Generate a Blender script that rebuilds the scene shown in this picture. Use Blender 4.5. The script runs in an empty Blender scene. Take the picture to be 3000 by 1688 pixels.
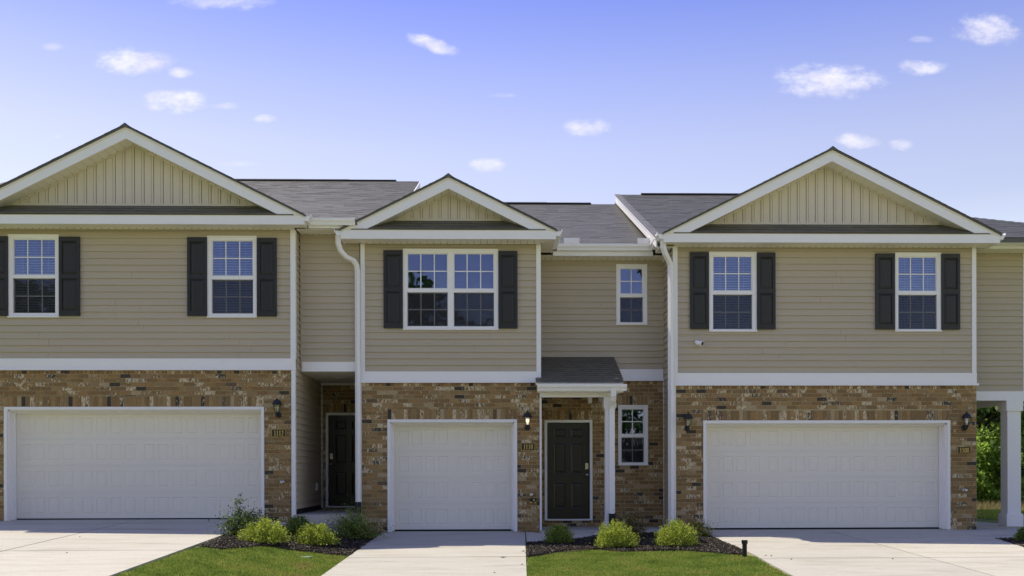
import bpy, math, random
import numpy as np
from mathutils import Vector, Matrix
random.seed(7); RNG = np.random.default_rng(7)
SC = bpy.context.scene; COL = SC.collection
# ------------------------------------------------------------ camera
F = 2900.0; TH = math.atan(60/2900); ROLL = .0022; HC = 1.135
cam = bpy.data.cameras.new('camera'); camo = bpy.data.objects.new('camera', cam); COL.objects.link(camo)
cam.sensor_width = 36; cam.lens = 36*F/3000; cam.shift_y = (1390-844)/3000; cam.clip_end = 3000
camo.matrix_world = Matrix.Translation((0, 0, HC)) @ Matrix.Rotation(-TH, 4, 'Z') @ Matrix.Rotation(math.pi/2, 4, 'X') @ Matrix.Rotation(-ROLL, 4, 'Z')
SC.camera = camo
# ------------------------------------------------------------ sun and sky
SUN = Vector((-2.42, 1.96, 5.95)).normalized()
sl = bpy.data.lights.new('sun', 'SUN'); sl.energy = 3.7; sl.angle = math.radians(.53); sl.color = (1, .925, .75)
so = bpy.data.objects.new('sun', sl); COL.objects.link(so); so.rotation_euler = SUN.to_track_quat('Z', 'Y').to_euler()
so.location = (-8, 8, 30)
W = bpy.data.worlds.new('World'); SC.world = W; W.use_nodes = True
N = W.node_tree.nodes; L = W.node_tree.links; N.clear()
def nn(tree, t, **kw):
    n = tree.nodes.new(t)
    for k, v in kw.items():
        if k.startswith('i_'): n.inputs[k[2:].replace('_', ' ')].default_value = v
        else: setattr(n, k, v)
    return n
def lk(tree, a, b): tree.links.new(a, b)
def vmath(tree, op, a, b=None, c=None):
    n = tree.nodes.new('ShaderNodeMath'); n.operation = op
    for i, x in enumerate((a, b, c)):
        if x is None: continue
        if isinstance(x, (int, float)): n.inputs[i].default_value = x
        else: tree.links.new(x, n.inputs[i])
    return n.outputs[0]
wt = W.node_tree
sky = nn(wt, 'ShaderNodeTexSky', sky_type='NISHITA', sun_disc=False)
sky.sun_elevation = math.asin(SUN.z); sky.sun_rotation = math.atan2(SUN.x, SUN.y)
sky.air_density = 1.0; sky.dust_density = .6; sky.ozone_density = 3.0; sky.altitude = 200
SKY_STRENGTH = .13
tc = nn(wt, 'ShaderNodeTexCoord'); sep = nn(wt, 'ShaderNodeSeparateXYZ'); lk(wt, tc.outputs['Generated'], sep.inputs[0])
tint = nn(wt, 'ShaderNodeMix', data_type='RGBA', blend_type='MULTIPLY'); tint.inputs[0].default_value = 1
lk(wt, sky.outputs[0], tint.inputs[6])
grad = nn(wt, 'ShaderNodeValToRGB'); lk(wt, sep.outputs[2], grad.inputs[0])
GR = [(0, (1.9, 1.55, 1.02)), (.12, (2.1, 1.55, 1.05)), (.25, (1.56, 1.10, .93)), (.31, (1.52, 1.07, .97)), (.366, (1.24, .93, 1.02)), (.43, (.84, .70, 1.03)), (1, (1.0, .86, 1.08))]
while len(grad.color_ramp.elements) < len(GR): grad.color_ramp.elements.new(.5)
for e, (p, c) in zip(grad.color_ramp.elements, GR): e.position = p; e.color = (*[x/2 for x in c], 1)
sc2 = nn(wt, 'ShaderNodeVectorMath', operation='SCALE'); lk(wt, grad.outputs[0], sc2.inputs[0]); sc2.inputs['Scale'].default_value = 2
lk(wt, sc2.outputs[0], tint.inputs[7])
# fair-weather clouds, each an uneven patch at its own bearing and height in the sky
CL = [(154,137,30,12,.5),(390,180,104,37,1),(500,150,30,14,0),(527,211,36,17,.85),(513,297,88,33,1),(661,311,40,11,.65),(778,348,32,14,.6),
      (1270,130,78,22,.9),(1430,483,50,20,.75),(1722,374,64,26,.85),(2428,238,145,48,1),(2697,198,68,22,.85),(2510,413,66,23,.85),
      (2639,424,36,18,.7),(2895,87,95,42,.95),(652,5,140,24,.55),(166,400,16,8,.4),(1470,280,40,7,.25),(2700,115,40,10,.3),(700,480,60,8,.25)]
dv = vmath(wt, 'MAXIMUM', sep.outputs[1], .02)
ux = vmath(wt, 'DIVIDE', sep.outputs[0], dv); uz = vmath(wt, 'DIVIDE', sep.outputs[2], dv)
cmb = nn(wt, 'ShaderNodeCombineXYZ'); lk(wt, ux, cmb.inputs[0]); lk(wt, uz, cmb.inputs[1])
nz = nn(wt, 'ShaderNodeTexNoise'); nz.inputs['Scale'].default_value = 42; nz.inputs['Detail'].default_value = 7; nz.inputs['Roughness'].default_value = .62
mp = nn(wt, 'ShaderNodeMapping'); mp.inputs['Scale'].default_value = (1, 1.7, 1); lk(wt, cmb.outputs[0], mp.inputs[0]); lk(wt, mp.outputs[0], nz.inputs['Vector'])
nzz = vmath(wt, 'MULTIPLY_ADD', nz.outputs[0], 3.4, -1.7)
nlo = nn(wt, 'ShaderNodeTexNoise'); nlo.inputs['Scale'].default_value = 14; nlo.inputs['Detail'].default_value = 2; lk(wt, mp.outputs[0], nlo.inputs['Vector'])
total = None
for (cx, cy, rx, ry, al) in CL:
    if al == 0: continue
    a = (cx-1500-ROLL*(cy-1390))/F; b = -(cy-1390+ROLL*(cx-1500))/F
    c_, s_ = math.cos(TH), math.sin(TH); den = c_-a*s_
    X0 = (s_+a*c_)/den; Z0 = b*(s_*X0+c_)
    ex = vmath(wt, 'MULTIPLY', vmath(wt, 'SUBTRACT', ux, X0), F/(rx*1.12)); ey = vmath(wt, 'MULTIPLY', vmath(wt, 'SUBTRACT', uz, Z0), F/(ry*1.12))
    if cx == 1270: ey = vmath(wt, 'ADD', ey, vmath(wt, 'MULTIPLY', ex, .95))
    d2 = vmath(wt, 'ADD', vmath(wt, 'MULTIPLY', ex, ex), vmath(wt, 'MULTIPLY', ey, ey))
    e = vmath(wt, 'SUBTRACT', 1.0, d2)
    e = vmath(wt, 'ADD', e, nzz)
    m = nn(wt, 'ShaderNodeMapRange', interpolation_type='SMOOTHSTEP'); lk(wt, e, m.inputs[0])
    m.inputs[1].default_value = -.25; m.inputs[2].default_value = 1.7; m.inputs[4].default_value = al
    g = nn(wt, 'ShaderNodeMapRange', interpolation_type='SMOOTHSTEP'); lk(wt, d2, g.inputs[0]); g.inputs[1].default_value = 1.9; g.inputs[2].default_value = .5
    q = vmath(wt, 'MULTIPLY', m.outputs[0], g.outputs[0])
    total = q if total is None else vmath(wt, 'MAXIMUM', total, q)
# the same kind of small scattered clouds over the rest of the sky (behind and beside the viewer)
nb = nn(wt, 'ShaderNodeTexNoise'); nb.inputs['Scale'].default_value = 7; nb.inputs['Detail'].default_value = 6
mb_ = nn(wt, 'ShaderNodeMapping'); mb_.inputs['Scale'].default_value = (1, 1, 2.4); lk(wt, tc.outputs['Generated'], mb_.inputs[0]); lk(wt, mb_.outputs[0], nb.inputs['Vector'])
mr = nn(wt, 'ShaderNodeMapRange', interpolation_type='SMOOTHSTEP'); lk(wt, nb.outputs[0], mr.inputs[0]); mr.inputs[1].default_value = .63; mr.inputs[2].default_value = .74
side = vmath(wt, 'ADD', vmath(wt, 'ABSOLUTE', sep.outputs[0]), vmath(wt, 'MAXIMUM', vmath(wt, 'MULTIPLY', sep.outputs[1], -1.0), vmath(wt, 'SUBTRACT', sep.outputs[2], .1)))
ms = nn(wt, 'ShaderNodeMapRange'); lk(wt, side, ms.inputs[0]); ms.inputs[1].default_value = .82; ms.inputs[2].default_value = .95
total = vmath(wt, 'MAXIMUM', total, vmath(wt, 'MULTIPLY', vmath(wt, 'MULTIPLY', mr.outputs[0], ms.outputs[0]), .7))
cm = nn(wt, 'ShaderNodeMix', data_type='RGBA'); lk(wt, total, cm.inputs[0]); lk(wt, tint.outputs[2], cm.inputs[6])
ccol = nn(wt, 'ShaderNodeValToRGB'); lk(wt, nlo.outputs[0], ccol.inputs[0])
ccol.color_ramp.elements[0].position = .38; ccol.color_ramp.elements[1].position = .56
CLOUDV = .78/SKY_STRENGTH
CCOL = nn(wt, 'ShaderNodeVectorMath', operation='SCALE'); CCOL.inputs['Scale'].default_value = CLOUDV
ccol.color_ramp.elements[0].color = (.80, .78, .90, 1); ccol.color_ramp.elements[1].color = (.93, .91, .97, 1)
lk(wt, ccol.outputs[0], CCOL.inputs[0]); lk(wt, CCOL.outputs[0], cm.inputs[7])
bg = nn(wt, 'ShaderNodeBackground'); bg.inputs[1].default_value = SKY_STRENGTH; lk(wt, cm.outputs[2], bg.inputs[0])
wo = nn(wt, 'ShaderNodeOutputWorld'); lk(wt, bg.outputs[0], wo.inputs[0])
SC.view_settings.view_transform = 'Standard'; SC.view_settings.look = 'None'; SC.view_settings.gamma = 1; SC.view_settings.exposure = .54
# ------------------------------------------------------------ helpers
def at(px, py, Y):
    """photo position -> (X, Z) on the wall plane at distance Y"""
    dx = px-1500; dy = py-1390; a = (dx-ROLL*dy)/F; b = (dy+ROLL*dx)/F
    c, s = math.cos(TH), math.sin(TH); X = Y*(s+a*c)/(c-a*s); w = X*s+Y*c
    return X, HC-b*w
def rect(px0, px1, py0, py1, Y):
    xm, ym = (px0+px1)/2, (py0+py1)/2
    return at(px0, ym, Y)[0], at(px1, ym, Y)[0], at(xm, py1, Y)[1], at(xm, py0, Y)[1]
LOFF = .2726
def smooth(t): t = min(1, max(0, t)); return t*t*(3-2*t)
def hh(X, Y):
    """height of the paved surface"""
    b = -.037*(19.6-min(19.6, max(10.2, Y)))
    return b+LOFF*smooth((-2.1-X)/2.25)
def gnd(px, py, off=0):
    lo, hi = 5.0, 40.0
    for _ in range(40):
        m = (lo+hi)/2; X, Z = at(px, py, m)
        if Z > hh(X, m)+off: lo = m
        else: hi = m
    X, Z = at(px, py, lo); return X, lo
WL = {}
class MB:
    def __init__(s): s.v = []; s.f = []
    def add(s, vs, fs):
        n = len(s.v); s.v += [tuple(v) for v in vs]; s.f += [tuple(i+n for i in f) for f in fs]; return s
    def hexa(s, p):   # 8 points: bottom loop 0-3, top loop 4-7
        return s.add(p, [(3,2,1,0),(4,5,6,7),(0,1,5,4),(1,2,6,5),(2,3,7,6),(3,0,4,7)])
    def box(s, x0, x1, y0, y1, z0, z1):
        return s.hexa([(x0,y0,z0),(x1,y0,z0),(x1,y1,z0),(x0,y1,z0),(x0,y0,z1),(x1,y0,z1),(x1,y1,z1),(x0,y1,z1)])
    def mbox(s, m, u0, u1, d0, d1, z0, z1):
        return s.hexa([m(u0,d1,z0),m(u1,d1,z0),m(u1,d0,z0),m(u0,d0,z0),m(u0,d1,z1),m(u1,d1,z1),m(u1,d0,z1),m(u0,d0,z1)])
    def prism(s, m, poly, d0, d1):   # poly in (u,z)
        n = len(poly); vs = [m(u,d1,z) for u,z in poly]+[m(u,d0,z) for u,z in poly]
        return s.add(vs, [tuple(range(n)), tuple(range(2*n-1,n-1,-1))]+[(i,i+n,(i+1)%n+n,(i+1)%n) for i in range(n)])
    def extr(s, m, prof, u0, u1):    # profile in (d,z) pushed along u
        n = len(prof); vs = [m(u0,d,z) for d,z in prof]+[m(u1,d,z) for d,z in prof]
        return s.add(vs, [tuple(range(n-1,-1,-1)), tuple(range(n,2*n))]+[(i,(i+1)%n,(i+1)%n+n,i+n) for i in range(n)])
    def tube(s, pts, rad, n=8, cap=True):
        pts = [Vector(p) for p in pts]; rr = rad if isinstance(rad, (list, tuple)) else [rad]*len(pts); rings = []
        for i, p in enumerate(pts):
            t = (pts[min(i+1, len(pts)-1)]-pts[max(i-1, 0)]).normalized()
            a = t.cross(Vector((0,0,1)) if abs(t.z) < .9 else Vector((0,1,0))).normalized(); b = t.cross(a)
            rings.append([p+rr[i]*(math.cos(2*math.pi*k/n)*a+math.sin(2*math.pi*k/n)*b) for k in range(n)])
        return s.rings(rings, cap)
    def rings(s, rings, cap=True):
        n = len(rings[0]); vs = [p for r in rings for p in r]; fs = []
        for i in range(len(rings)-1):
            for k in range(n): fs.append((i*n+k, i*n+(k+1)%n, (i+1)*n+(k+1)%n, (i+1)*n+k))
        if cap: fs += [tuple(range(n-1,-1,-1)), tuple(range((len(rings)-1)*n, len(rings)*n))]
        return s.add(vs, fs)
    def rtube(s, pts, w, d, across):  # rectangular tube swept along pts; 'across' is the fixed width direction
        pts = [Vector(p) for p in pts]; rings = []; A = Vector(across)
        for i, p in enumerate(pts):
            t = (pts[min(i+1, len(pts)-1)]-pts[max(i-1, 0)]).normalized(); b = t.cross(A).normalized(); a = b.cross(t).normalized()
            rings.append([p+a*w/2+b*d/2, p-a*w/2+b*d/2, p-a*w/2-b*d/2, p+a*w/2-b*d/2])
        return s.rings(rings)
    def lathe(s, c, prof, n=12, ax='z'):  # prof: (radius, offset)
        c = Vector(c); rings = []
        for r, h in prof:
            r = max(r, 1e-4); ring = []
            for k in range(n):
                t = 2*math.pi*k/n
                if ax == 'z': ring.append(c+Vector((r*math.cos(t), r*math.sin(t), h)))
                elif ax == 'y': ring.append(c+Vector((r*math.cos(t), -h, r*math.sin(t))))
                else: ring.append(c+Vector((h, r*math.cos(t), r*math.sin(t))))
            rings.append(ring)
        return s.rings(rings)
    def build(s, name, mat, parent=None, label=None, kind=None, smooth=False, origin=None):
        V = np.array(s.v, dtype=float)
        if origin is None:
            lo, hi = V.min(0), V.max(0); origin = ((lo[0]+hi[0])/2, (lo[1]+hi[1])/2, lo[2])
        me = bpy.data.meshes.new(name); me.from_pydata((V-np.array(origin)).tolist(), [], s.f); me.materials.append(mat)
        if smooth: me.shade_smooth()
        return link(name, me, origin, parent, label, kind)
def link(name, me, origin, parent=None, label=None, kind=None, scale=None):
    o = bpy.data.objects.new(name, me); COL.objects.link(o)
    org = Vector(origin); WL[o] = org
    if parent is not None: o.parent = parent; o.location = org-WL[parent]
    else: o.location = org
    if scale: o.scale = scale
    if label: o['label'] = label
    if kind: o['kind'] = kind
    return o
def thing(name, label, cat, loc, group=None):
    o = link(name, None, loc, None, label); o['category'] = cat; o.empty_display_size = .2
    if group: o['group'] = group
    return o
def tag(o, label, cat, group=None):
    o['label'] = label; o['category'] = cat
    if group: o['group'] = group
    return o
UC = {}
def ubox(name, mat, x0, x1, y0, y1, z0, z1, parent):
    """box part that shares one unit mesh per material"""
    if mat.name not in UC:
        m = MB().box(-.5,.5,-.5,.5,0,1); me = bpy.data.meshes.new('unit_block'); me.from_pydata(m.v, [], m.f); me.materials.append(mat); UC[mat.name] = me
    return link(name, UC[mat.name], ((x0+x1)/2, (y0+y1)/2, z0), parent, scale=(abs(x1-x0), abs(y1-y0), z1-z0))
def front(Y): return lambda u, d, z: (u, Y-d, z)
def facex(X, sg): return lambda u, d, z: (X+sg*d, u, z)
def subtract(rs, holes, eps=.004):
    for h in holes:
        out = []
        for (a, b, c, d) in rs:
            if h[0] >= b-eps or h[1] <= a+eps or h[2] >= d-eps or h[3] <= c+eps: out.append((a,b,c,d)); continue
            if h[0] > a+eps: out.append((a, h[0], c, d))
            if h[1] < b-eps: out.append((h[1], b, c, d))
            a2, b2 = max(a, h[0]), min(b, h[1])
            if h[2] > c+eps: out.append((a2, b2, c, h[2]))
            if h[3] < d-eps: out.append((a2, b2, h[3], d))
        rs = out
    return rs
def np_mesh(name, V, Fc, mat, smooth=False):
    """V (n,3); Fc (m,k) all faces with k corners"""
    me = bpy.data.meshes.new(name); m, k = Fc.shape
    me.vertices.add(len(V)); me.vertices.foreach_set('co', np.ascontiguousarray(V, dtype=np.float32).ravel())
    me.loops.add(m*k); me.loops.foreach_set('vertex_index', np.ascontiguousarray(Fc, dtype=np.int32).ravel())
    me.polygons.add(m); me.polygons.foreach_set('loop_start', np.arange(0, m*k, k, dtype=np.int32))
    me.update(calc_edges=True); me.materials.append(mat); me.validate()
    return me
# ------------------------------------------------------------ materials
def mat(name, col, rough=.6, spec=.5, metal=0, var=0, vscale=4, bump=0, bscale=60, stretch=None, tint=None):
    m = bpy.data.materials.new(name); m.use_nodes = True; t = m.node_tree; b = t.nodes['Principled BSDF']
    b.inputs['Roughness'].default_value = rough; b.inputs['Specular IOR Level'].default_value = spec; b.inputs['Metallic'].default_value = metal
    b.inputs['Base Color'].default_value = (*col, 1); m.diffuse_color = (*col, 1)
    g = nn(t, 'ShaderNodeNewGeometry'); mp = nn(t, 'ShaderNodeMapping'); lk(t, g.outputs['Position'], mp.inputs[0])
    if stretch: mp.inputs['Scale'].default_value = stretch
    if var:
        n = nn(t, 'ShaderNodeTexNoise'); n.inputs['Scale'].default_value = vscale; n.inputs['Detail'].default_value = 6; n.inputs['Roughness'].default_value = .65
        lk(t, mp.outputs[0], n.inputs['Vector'])
        mx = nn(t, 'ShaderNodeMix', data_type='RGBA'); lk(t, n.outputs[0], mx.inputs[0])
        t2 = tint or col
        mx.inputs[6].default_value = (*[c*(1-var) for c in t2], 1); mx.inputs[7].default_value = (*[min(1, c*(1+var)) for c in col], 1)
        lk(t, mx.outputs[2], b.inputs['Base Color'])
    if bump:
        n = nn(t, 'ShaderNodeTexNoise'); n.inputs['Scale'].default_value = bscale; n.inputs['Detail'].default_value = 5
        lk(t, mp.outputs[0], n.inputs['Vector'])
        bp = nn(t, 'ShaderNodeBump'); bp.inputs['Distance'].default_value = bump; bp.inputs['Strength'].default_value = 1; lk(t, n.outputs[0], bp.inputs['Height']); lk(t, bp.outputs[0], b.inputs['Normal'])
    return m
def rnd_socket(t):
    oi = nn(t, 'ShaderNodeObjectInfo'); ge = nn(t, 'ShaderNodeNewGeometry')
    return vmath(t, 'FRACT', vmath(t, 'ADD', vmath(t, 'MULTIPLY', oi.outputs['Random'], 7.31), vmath(t, 'MULTIPLY', ge.outputs['Random Per Island'], 5.77))), ge
def ramp(t, fac, stops, interp='LINEAR'):
    r = nn(t, 'ShaderNodeValToRGB'); r.color_ramp.interpolation = interp; lk(t, fac, r.inputs[0])
    while len(r.color_ramp.elements) < len(stops): r.color_ramp.elements.new(.5)
    for e, (p, c) in zip(r.color_ramp.elements, stops): e.position = p; e.color = (*c, 1)
    return r.outputs[0]
TRIM = mat('white_trim', (.88, .86, .845), .45, .4, var=.02, vscale=3, tint=(.87, .845, .825))
SOFF = mat('soffit_vinyl', (.80, .75, .62), .55, .3, var=.03, vscale=2)
SIDE = mat('tan_siding', (.49, .415, .295), .55, .35, var=.07, vscale=1.2, stretch=(.5, .5, 3), bump=.0006, bscale=90, tint=(.48, .41, .305))
BATT = mat('gable_siding', (.69, .615, .485), .55, .35, var=.06, vscale=1.5, bump=.0005, bscale=60)
GAR = mat('garage_door_paint', (.84, .79, .69), .5, .35, var=.03, vscale=.8, bump=.0004, bscale=180)
SHUT = mat('charcoal_shutter', (.020, .0185, .018), .45, .45, var=.12, vscale=5)
DOOR = mat('dark_door_paint', (.017, .014, .011), .3, .5, var=.1, vscale=3)
MORT = mat('mortar', (.43, .365, .225), .95, .1, var=.15, vscale=20, bump=.002, bscale=150)
BLACK = mat('black_metal', (.012, .012, .016), .35, .5)
RUBB = mat('black_plastic', (.012, .012, .013), .6, .4)
STEEL = mat('satin_nickel', (.55, .53, .50), .25, .5, metal=1)
BRASS = mat('brass', (.55, .40, .15), .35, .5, metal=1)
GOLD = mat('gold_paint', (.62, .43, .10), .4, .5)
BLIND = mat('white_blind', (.88, .88, .87), .6, .3)
ROOM = mat('room_wall', (.30, .29, .27), .9, .1)
SHEL = mat('sheathing', (.25, .22, .18), .9, .1)
OUTL = mat('outlet_cover', (.7, .7, .7), .5)
BARK = mat('bark', (.10, .075, .05), .9, .1, var=.4, vscale=12, bump=.01, bscale=25)
SOIL = mat('soil', (.045, .032, .024), .95, .1, var=.3, vscale=14, bump=.01, bscale=40)
ASPH = mat('asphalt', (.055, .055, .055), .9, .2, var=.2, vscale=6, bump=.004, bscale=120)
LIDG = mat('green_lid', (.16, .24, .15), .6, .3)
def brick_mat():
    m = bpy.data.materials.new('brown_brick'); m.use_nodes = True; t = m.node_tree; b = t.nodes['Principled BSDF']
    b.inputs['Roughness'].default_value = .9; b.inputs['Specular IOR Level'].default_value = .15
    r, ge = rnd_socket(t)
    base = ramp(t, r, [(0,(.075,.062,.048)),(.07,(.27,.165,.070)),(.30,(.345,.208,.085)),(.42,(.315,.205,.092)),(.52,(.25,.160,.072)),(.68,(.365,.240,.105)),(.82,(.32,.215,.105)),(.92,(.16,.112,.068)),(.96,(.44,.33,.19))], 'CONSTANT')
    mp = nn(t, 'ShaderNodeMapping'); mp.inputs['Scale'].default_value = (1, 1, .45); lk(t, ge.outputs['Position'], mp.inputs[0])
    jit = nn(t, 'ShaderNodeVectorMath', operation='ADD'); lk(t, mp.outputs[0], jit.inputs[0]); cj = nn(t, 'ShaderNodeCombineXYZ'); lk(t, vmath(t, 'MULTIPLY', r, 61.0), cj.inputs[0]); lk(t, vmath(t, 'MULTIPLY', r, 23.0), cj.inputs[2]); lk(t, cj.outputs[0], jit.inputs[1])
    n1 = nn(t, 'ShaderNodeTexNoise'); n1.inputs['Scale'].default_value = 34; n1.inputs['Detail'].default_value = 4; lk(t, jit.outputs[0], n1.inputs['Vector'])
    n2 = nn(t, 'ShaderNodeTexNoise'); n2.inputs['Scale'].default_value = 90; n2.inputs['Detail'].default_value = 5; lk(t, mp.outputs[0], n2.inputs['Vector'])
    rr = vmath(t, 'FRACT', vmath(t, 'MULTIPLY', r, 13.7))
    th = nn(t, 'ShaderNodeMapRange'); lk(t, rr, th.inputs[0]); th.inputs[1].default_value = .45; th.inputs[2].default_value = 1; th.inputs[3].default_value = -.09; th.inputs[4].default_value = .20
    s = vmath(t, 'ADD', n1.outputs[0], th.outputs[0])
    ms = nn(t, 'ShaderNodeMapRange', interpolation_type='SMOOTHSTEP'); lk(t, s, ms.inputs[0]); ms.inputs[1].default_value = .56; ms.inputs[2].default_value = .72; ms.inputs[4].default_value = .85
    mx = nn(t, 'ShaderNodeMix', data_type='RGBA'); lk(t, ms.outputs[0], mx.inputs[0]); lk(t, base, mx.inputs[6]); mx.inputs[7].default_value = (.70, .58, .38, 1)
    dk = nn(t, 'ShaderNodeMix', data_type='RGBA', blend_type='MULTIPLY'); dk.inputs[0].default_value = .55; lk(t, mx.outputs[2], dk.inputs[6])
    lk(t, ramp(t, n2.outputs[0], [(.3, (.55,.55,.55)), (.7, (1.25,1.25,1.25))]), dk.inputs[7])
    lk(t, dk.outputs[2], b.inputs['Base Color'])
    bp = nn(t, 'ShaderNodeBump'); bp.inputs['Distance'].default_value = .003; lk(t, n2.outputs[0], bp.inputs['Height']); lk(t, bp.outputs[0], b.inputs['Normal'])
    return m
BRICK = brick_mat()
def shingle_mat():
    m = bpy.data.materials.new('charcoal_shingle'); m.use_nodes = True; t = m.node_tree; b = t.nodes['Principled BSDF']
    b.inputs['Roughness'].default_value = .5; b.inputs['Specular IOR Level'].default_value = 1.0; b.inputs['Sheen Weight'].default_value = .06; b.inputs['Sheen Roughness'].default_value = .45
    r, ge = rnd_socket(t)
    base = ramp(t, r, [(0,(.050,.046,.036)),(.3,(.066,.062,.048)),(.6,(.080,.074,.056)),(.85,(.054,.050,.040)),(1,(.070,.065,.050))])
    n2 = nn(t, 'ShaderNodeTexNoise'); n2.inputs['Scale'].default_value = 140; n2.inputs['Detail'].default_value = 3; lk(t, ge.outputs['Position'], n2.inputs['Vector'])
    mx = nn(t, 'ShaderNodeMix', data_type='RGBA', blend_type='MULTIPLY'); mx.inputs[0].default_value = .8; lk(t, base, mx.inputs[6])
    lk(t, ramp(t, n2.outputs[0], [(.3,(.75,.75,.75)),(.7,(1.3,1.28,1.24))]), mx.inputs[7]); lk(t, mx.outputs[2], b.inputs['Base Color'])
    bp = nn(t, 'ShaderNodeBump'); bp.inputs['Distance'].default_value = .002; lk(t, n2.outputs[0], bp.inputs['Height']); lk(t, bp.outputs[0], b.inputs['Normal'])
    return m
SHIN = shingle_mat()
def leaf_mat(name, stops, transl=.35, rough=.5):
    m = bpy.data.materials.new(name); m.use_nodes = True; t = m.node_tree; b = t.nodes['Principled BSDF']; out = t.nodes['Material Output']
    b.inputs['Roughness'].default_value = rough; b.inputs['Specular IOR Level'].default_value = .35
    r, ge = rnd_socket(t); c = ramp(t, r, stops); lk(t, c, b.inputs['Base Color'])
    tr = nn(t, 'ShaderNodeBsdfTranslucent'); hs = nn(t, 'ShaderNodeHueSaturation'); hs.inputs['Value'].default_value = 1.5; lk(t, c, hs.inputs['Color']); lk(t, hs.outputs[0], tr.inputs[0])
    mx = nn(t, 'ShaderNodeMixShader'); mx.inputs[0].default_value = transl; lk(t, b.outputs[0], mx.inputs[1]); lk(t, tr.outputs[0], mx.inputs[2]); lk(t, mx.outputs[0], out.inputs[0])
    return m
LF_TREE = leaf_mat('tree_leaf', [(0,(.045,.085,.02)),(.5,(.08,.145,.03)),(.8,(.13,.21,.045)),(1,(.17,.25,.06))])
LF_DARK = leaf_mat('dark_shrub_leaf', [(0,(.03,.052,.018)),(.6,(.055,.09,.030)),(.85,(.11,.15,.04)),(1,(.22,.24,.06))], .25, .4)
LF_YEL = leaf_mat('yellow_green_leaf', [(0,(.14,.18,.026)),(.35,(.27,.34,.045)),(.75,(.40,.47,.065)),(1,(.55,.56,.12))])
LF_GRN = leaf_mat('green_shrub_leaf', [(0,(.08,.13,.025)),(.5,(.15,.225,.04)),(1,(.27,.35,.08))])
LF_RED = leaf_mat('red_tip_leaf', [(0,(.07,.11,.02)),(.4,(.14,.20,.03)),(.65,(.22,.27,.05)),(.8,(.30,.17,.06)),(1,(.42,.32,.15))])
LF_BRZ = leaf_mat('bronze_leaf', [(0,(.06,.035,.015)),(.5,(.09,.07,.025)),(1,(.16,.17,.04))])
LF_BUSH = leaf_mat('bright_bush_leaf', [(0,(.12,.19,.03)),(.5,(.24,.36,.06)),(1,(.36,.48,.11))], .55)
STRAW = leaf_mat('straw_grass', [(0,(.20,.15,.07)),(.5,(.33,.26,.13)),(1,(.18,.20,.06))])
def grass_mat(name, blade):
    m = bpy.data.materials.new(name); m.use_nodes = True; t = m.node_tree; b = t.nodes['Principled BSDF']; out = t.nodes['Material Output']
    b.inputs['Roughness'].default_value = .7; b.inputs['Specular IOR Level'].default_value = .15
    g = nn(t, 'ShaderNodeNewGeometry')
    n1 = nn(t, 'ShaderNodeTexNoise'); n1.inputs['Scale'].default_value = 1.7; n1.inputs['Detail'].default_value = 5; n1.inputs['Roughness'].default_value = .7; lk(t, g.outputs['Position'], n1.inputs['Vector'])
    n2 = nn(t, 'ShaderNodeTexNoise'); n2.inputs['Scale'].default_value = 9; n2.inputs['Detail'].default_value = 4; lk(t, g.outputs['Position'], n2.inputs['Vector'])
    a = ramp(t, n1.outputs[0], [(.30,(.16,.225,.045)),(.46,(.26,.36,.070)),(.60,(.35,.42,.095)),(.75,(.39,.37,.13))])
    br = ramp(t, n1.outputs[0], [(.56,(0,0,0)),(.68,(1,1,1))])
    mx = nn(t, 'ShaderNodeMix', data_type='RGBA'); lk(t, vmath(t, 'MULTIPLY', br, vmath(t, 'MULTIPLY', n2.outputs[0], 1.0)), mx.inputs[0]); lk(t, a, mx.inputs[6]); mx.inputs[7].default_value = (.36, .27, .12, 1)
    mv = nn(t, 'ShaderNodeMix', data_type='RGBA', blend_type='MULTIPLY'); mv.inputs[0].default_value = 1; lk(t, mx.outputs[2], mv.inputs[6])
    if blade: lk(t, ramp(t, g.outputs['Random Per Island'], [(0,(.45,.5,.4)),(1,(1.55,1.4,1.4))]), mv.inputs[7])
    else: lk(t, ramp(t, n2.outputs[0], [(.3,(.35,.33,.3)),(.7,(.75,.72,.7))]), mv.inputs[7])
    lk(t, mv.outputs[2], b.inputs['Base Color'])
    if blade:
        tr = nn(t, 'ShaderNodeBsdfTranslucent'); lk(t, mv.outputs[2], tr.inputs[0]); ms = nn(t, 'ShaderNodeMixShader'); ms.inputs[0].default_value = .35
        lk(t, b.outputs[0], ms.inputs[1]); lk(t, tr.outputs[0], ms.inputs[2]); lk(t, ms.outputs[0], out.inputs[0])
    return m
GRASS = grass_mat('turf_blade', True); TURF = grass_mat('turf_ground', False)
def mulch_mat():
    m = bpy.data.materials.new('mulch_chip'); m.use_nodes = True; t = m.node_tree; b = t.nodes['Principled BSDF']
    b.inputs['Roughness'].default_value = .75; b.inputs['Specular IOR Level'].default_value = .4
    r, ge = rnd_socket(t)
    lk(t, ramp(t, r, [(0,(.014,.010,.008)),(.6,(.034,.026,.02)),(.82,(.09,.07,.055)),(1,(.34,.28,.22))]), b.inputs['Base Color']); return m
MULCH = mulch_mat()
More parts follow.
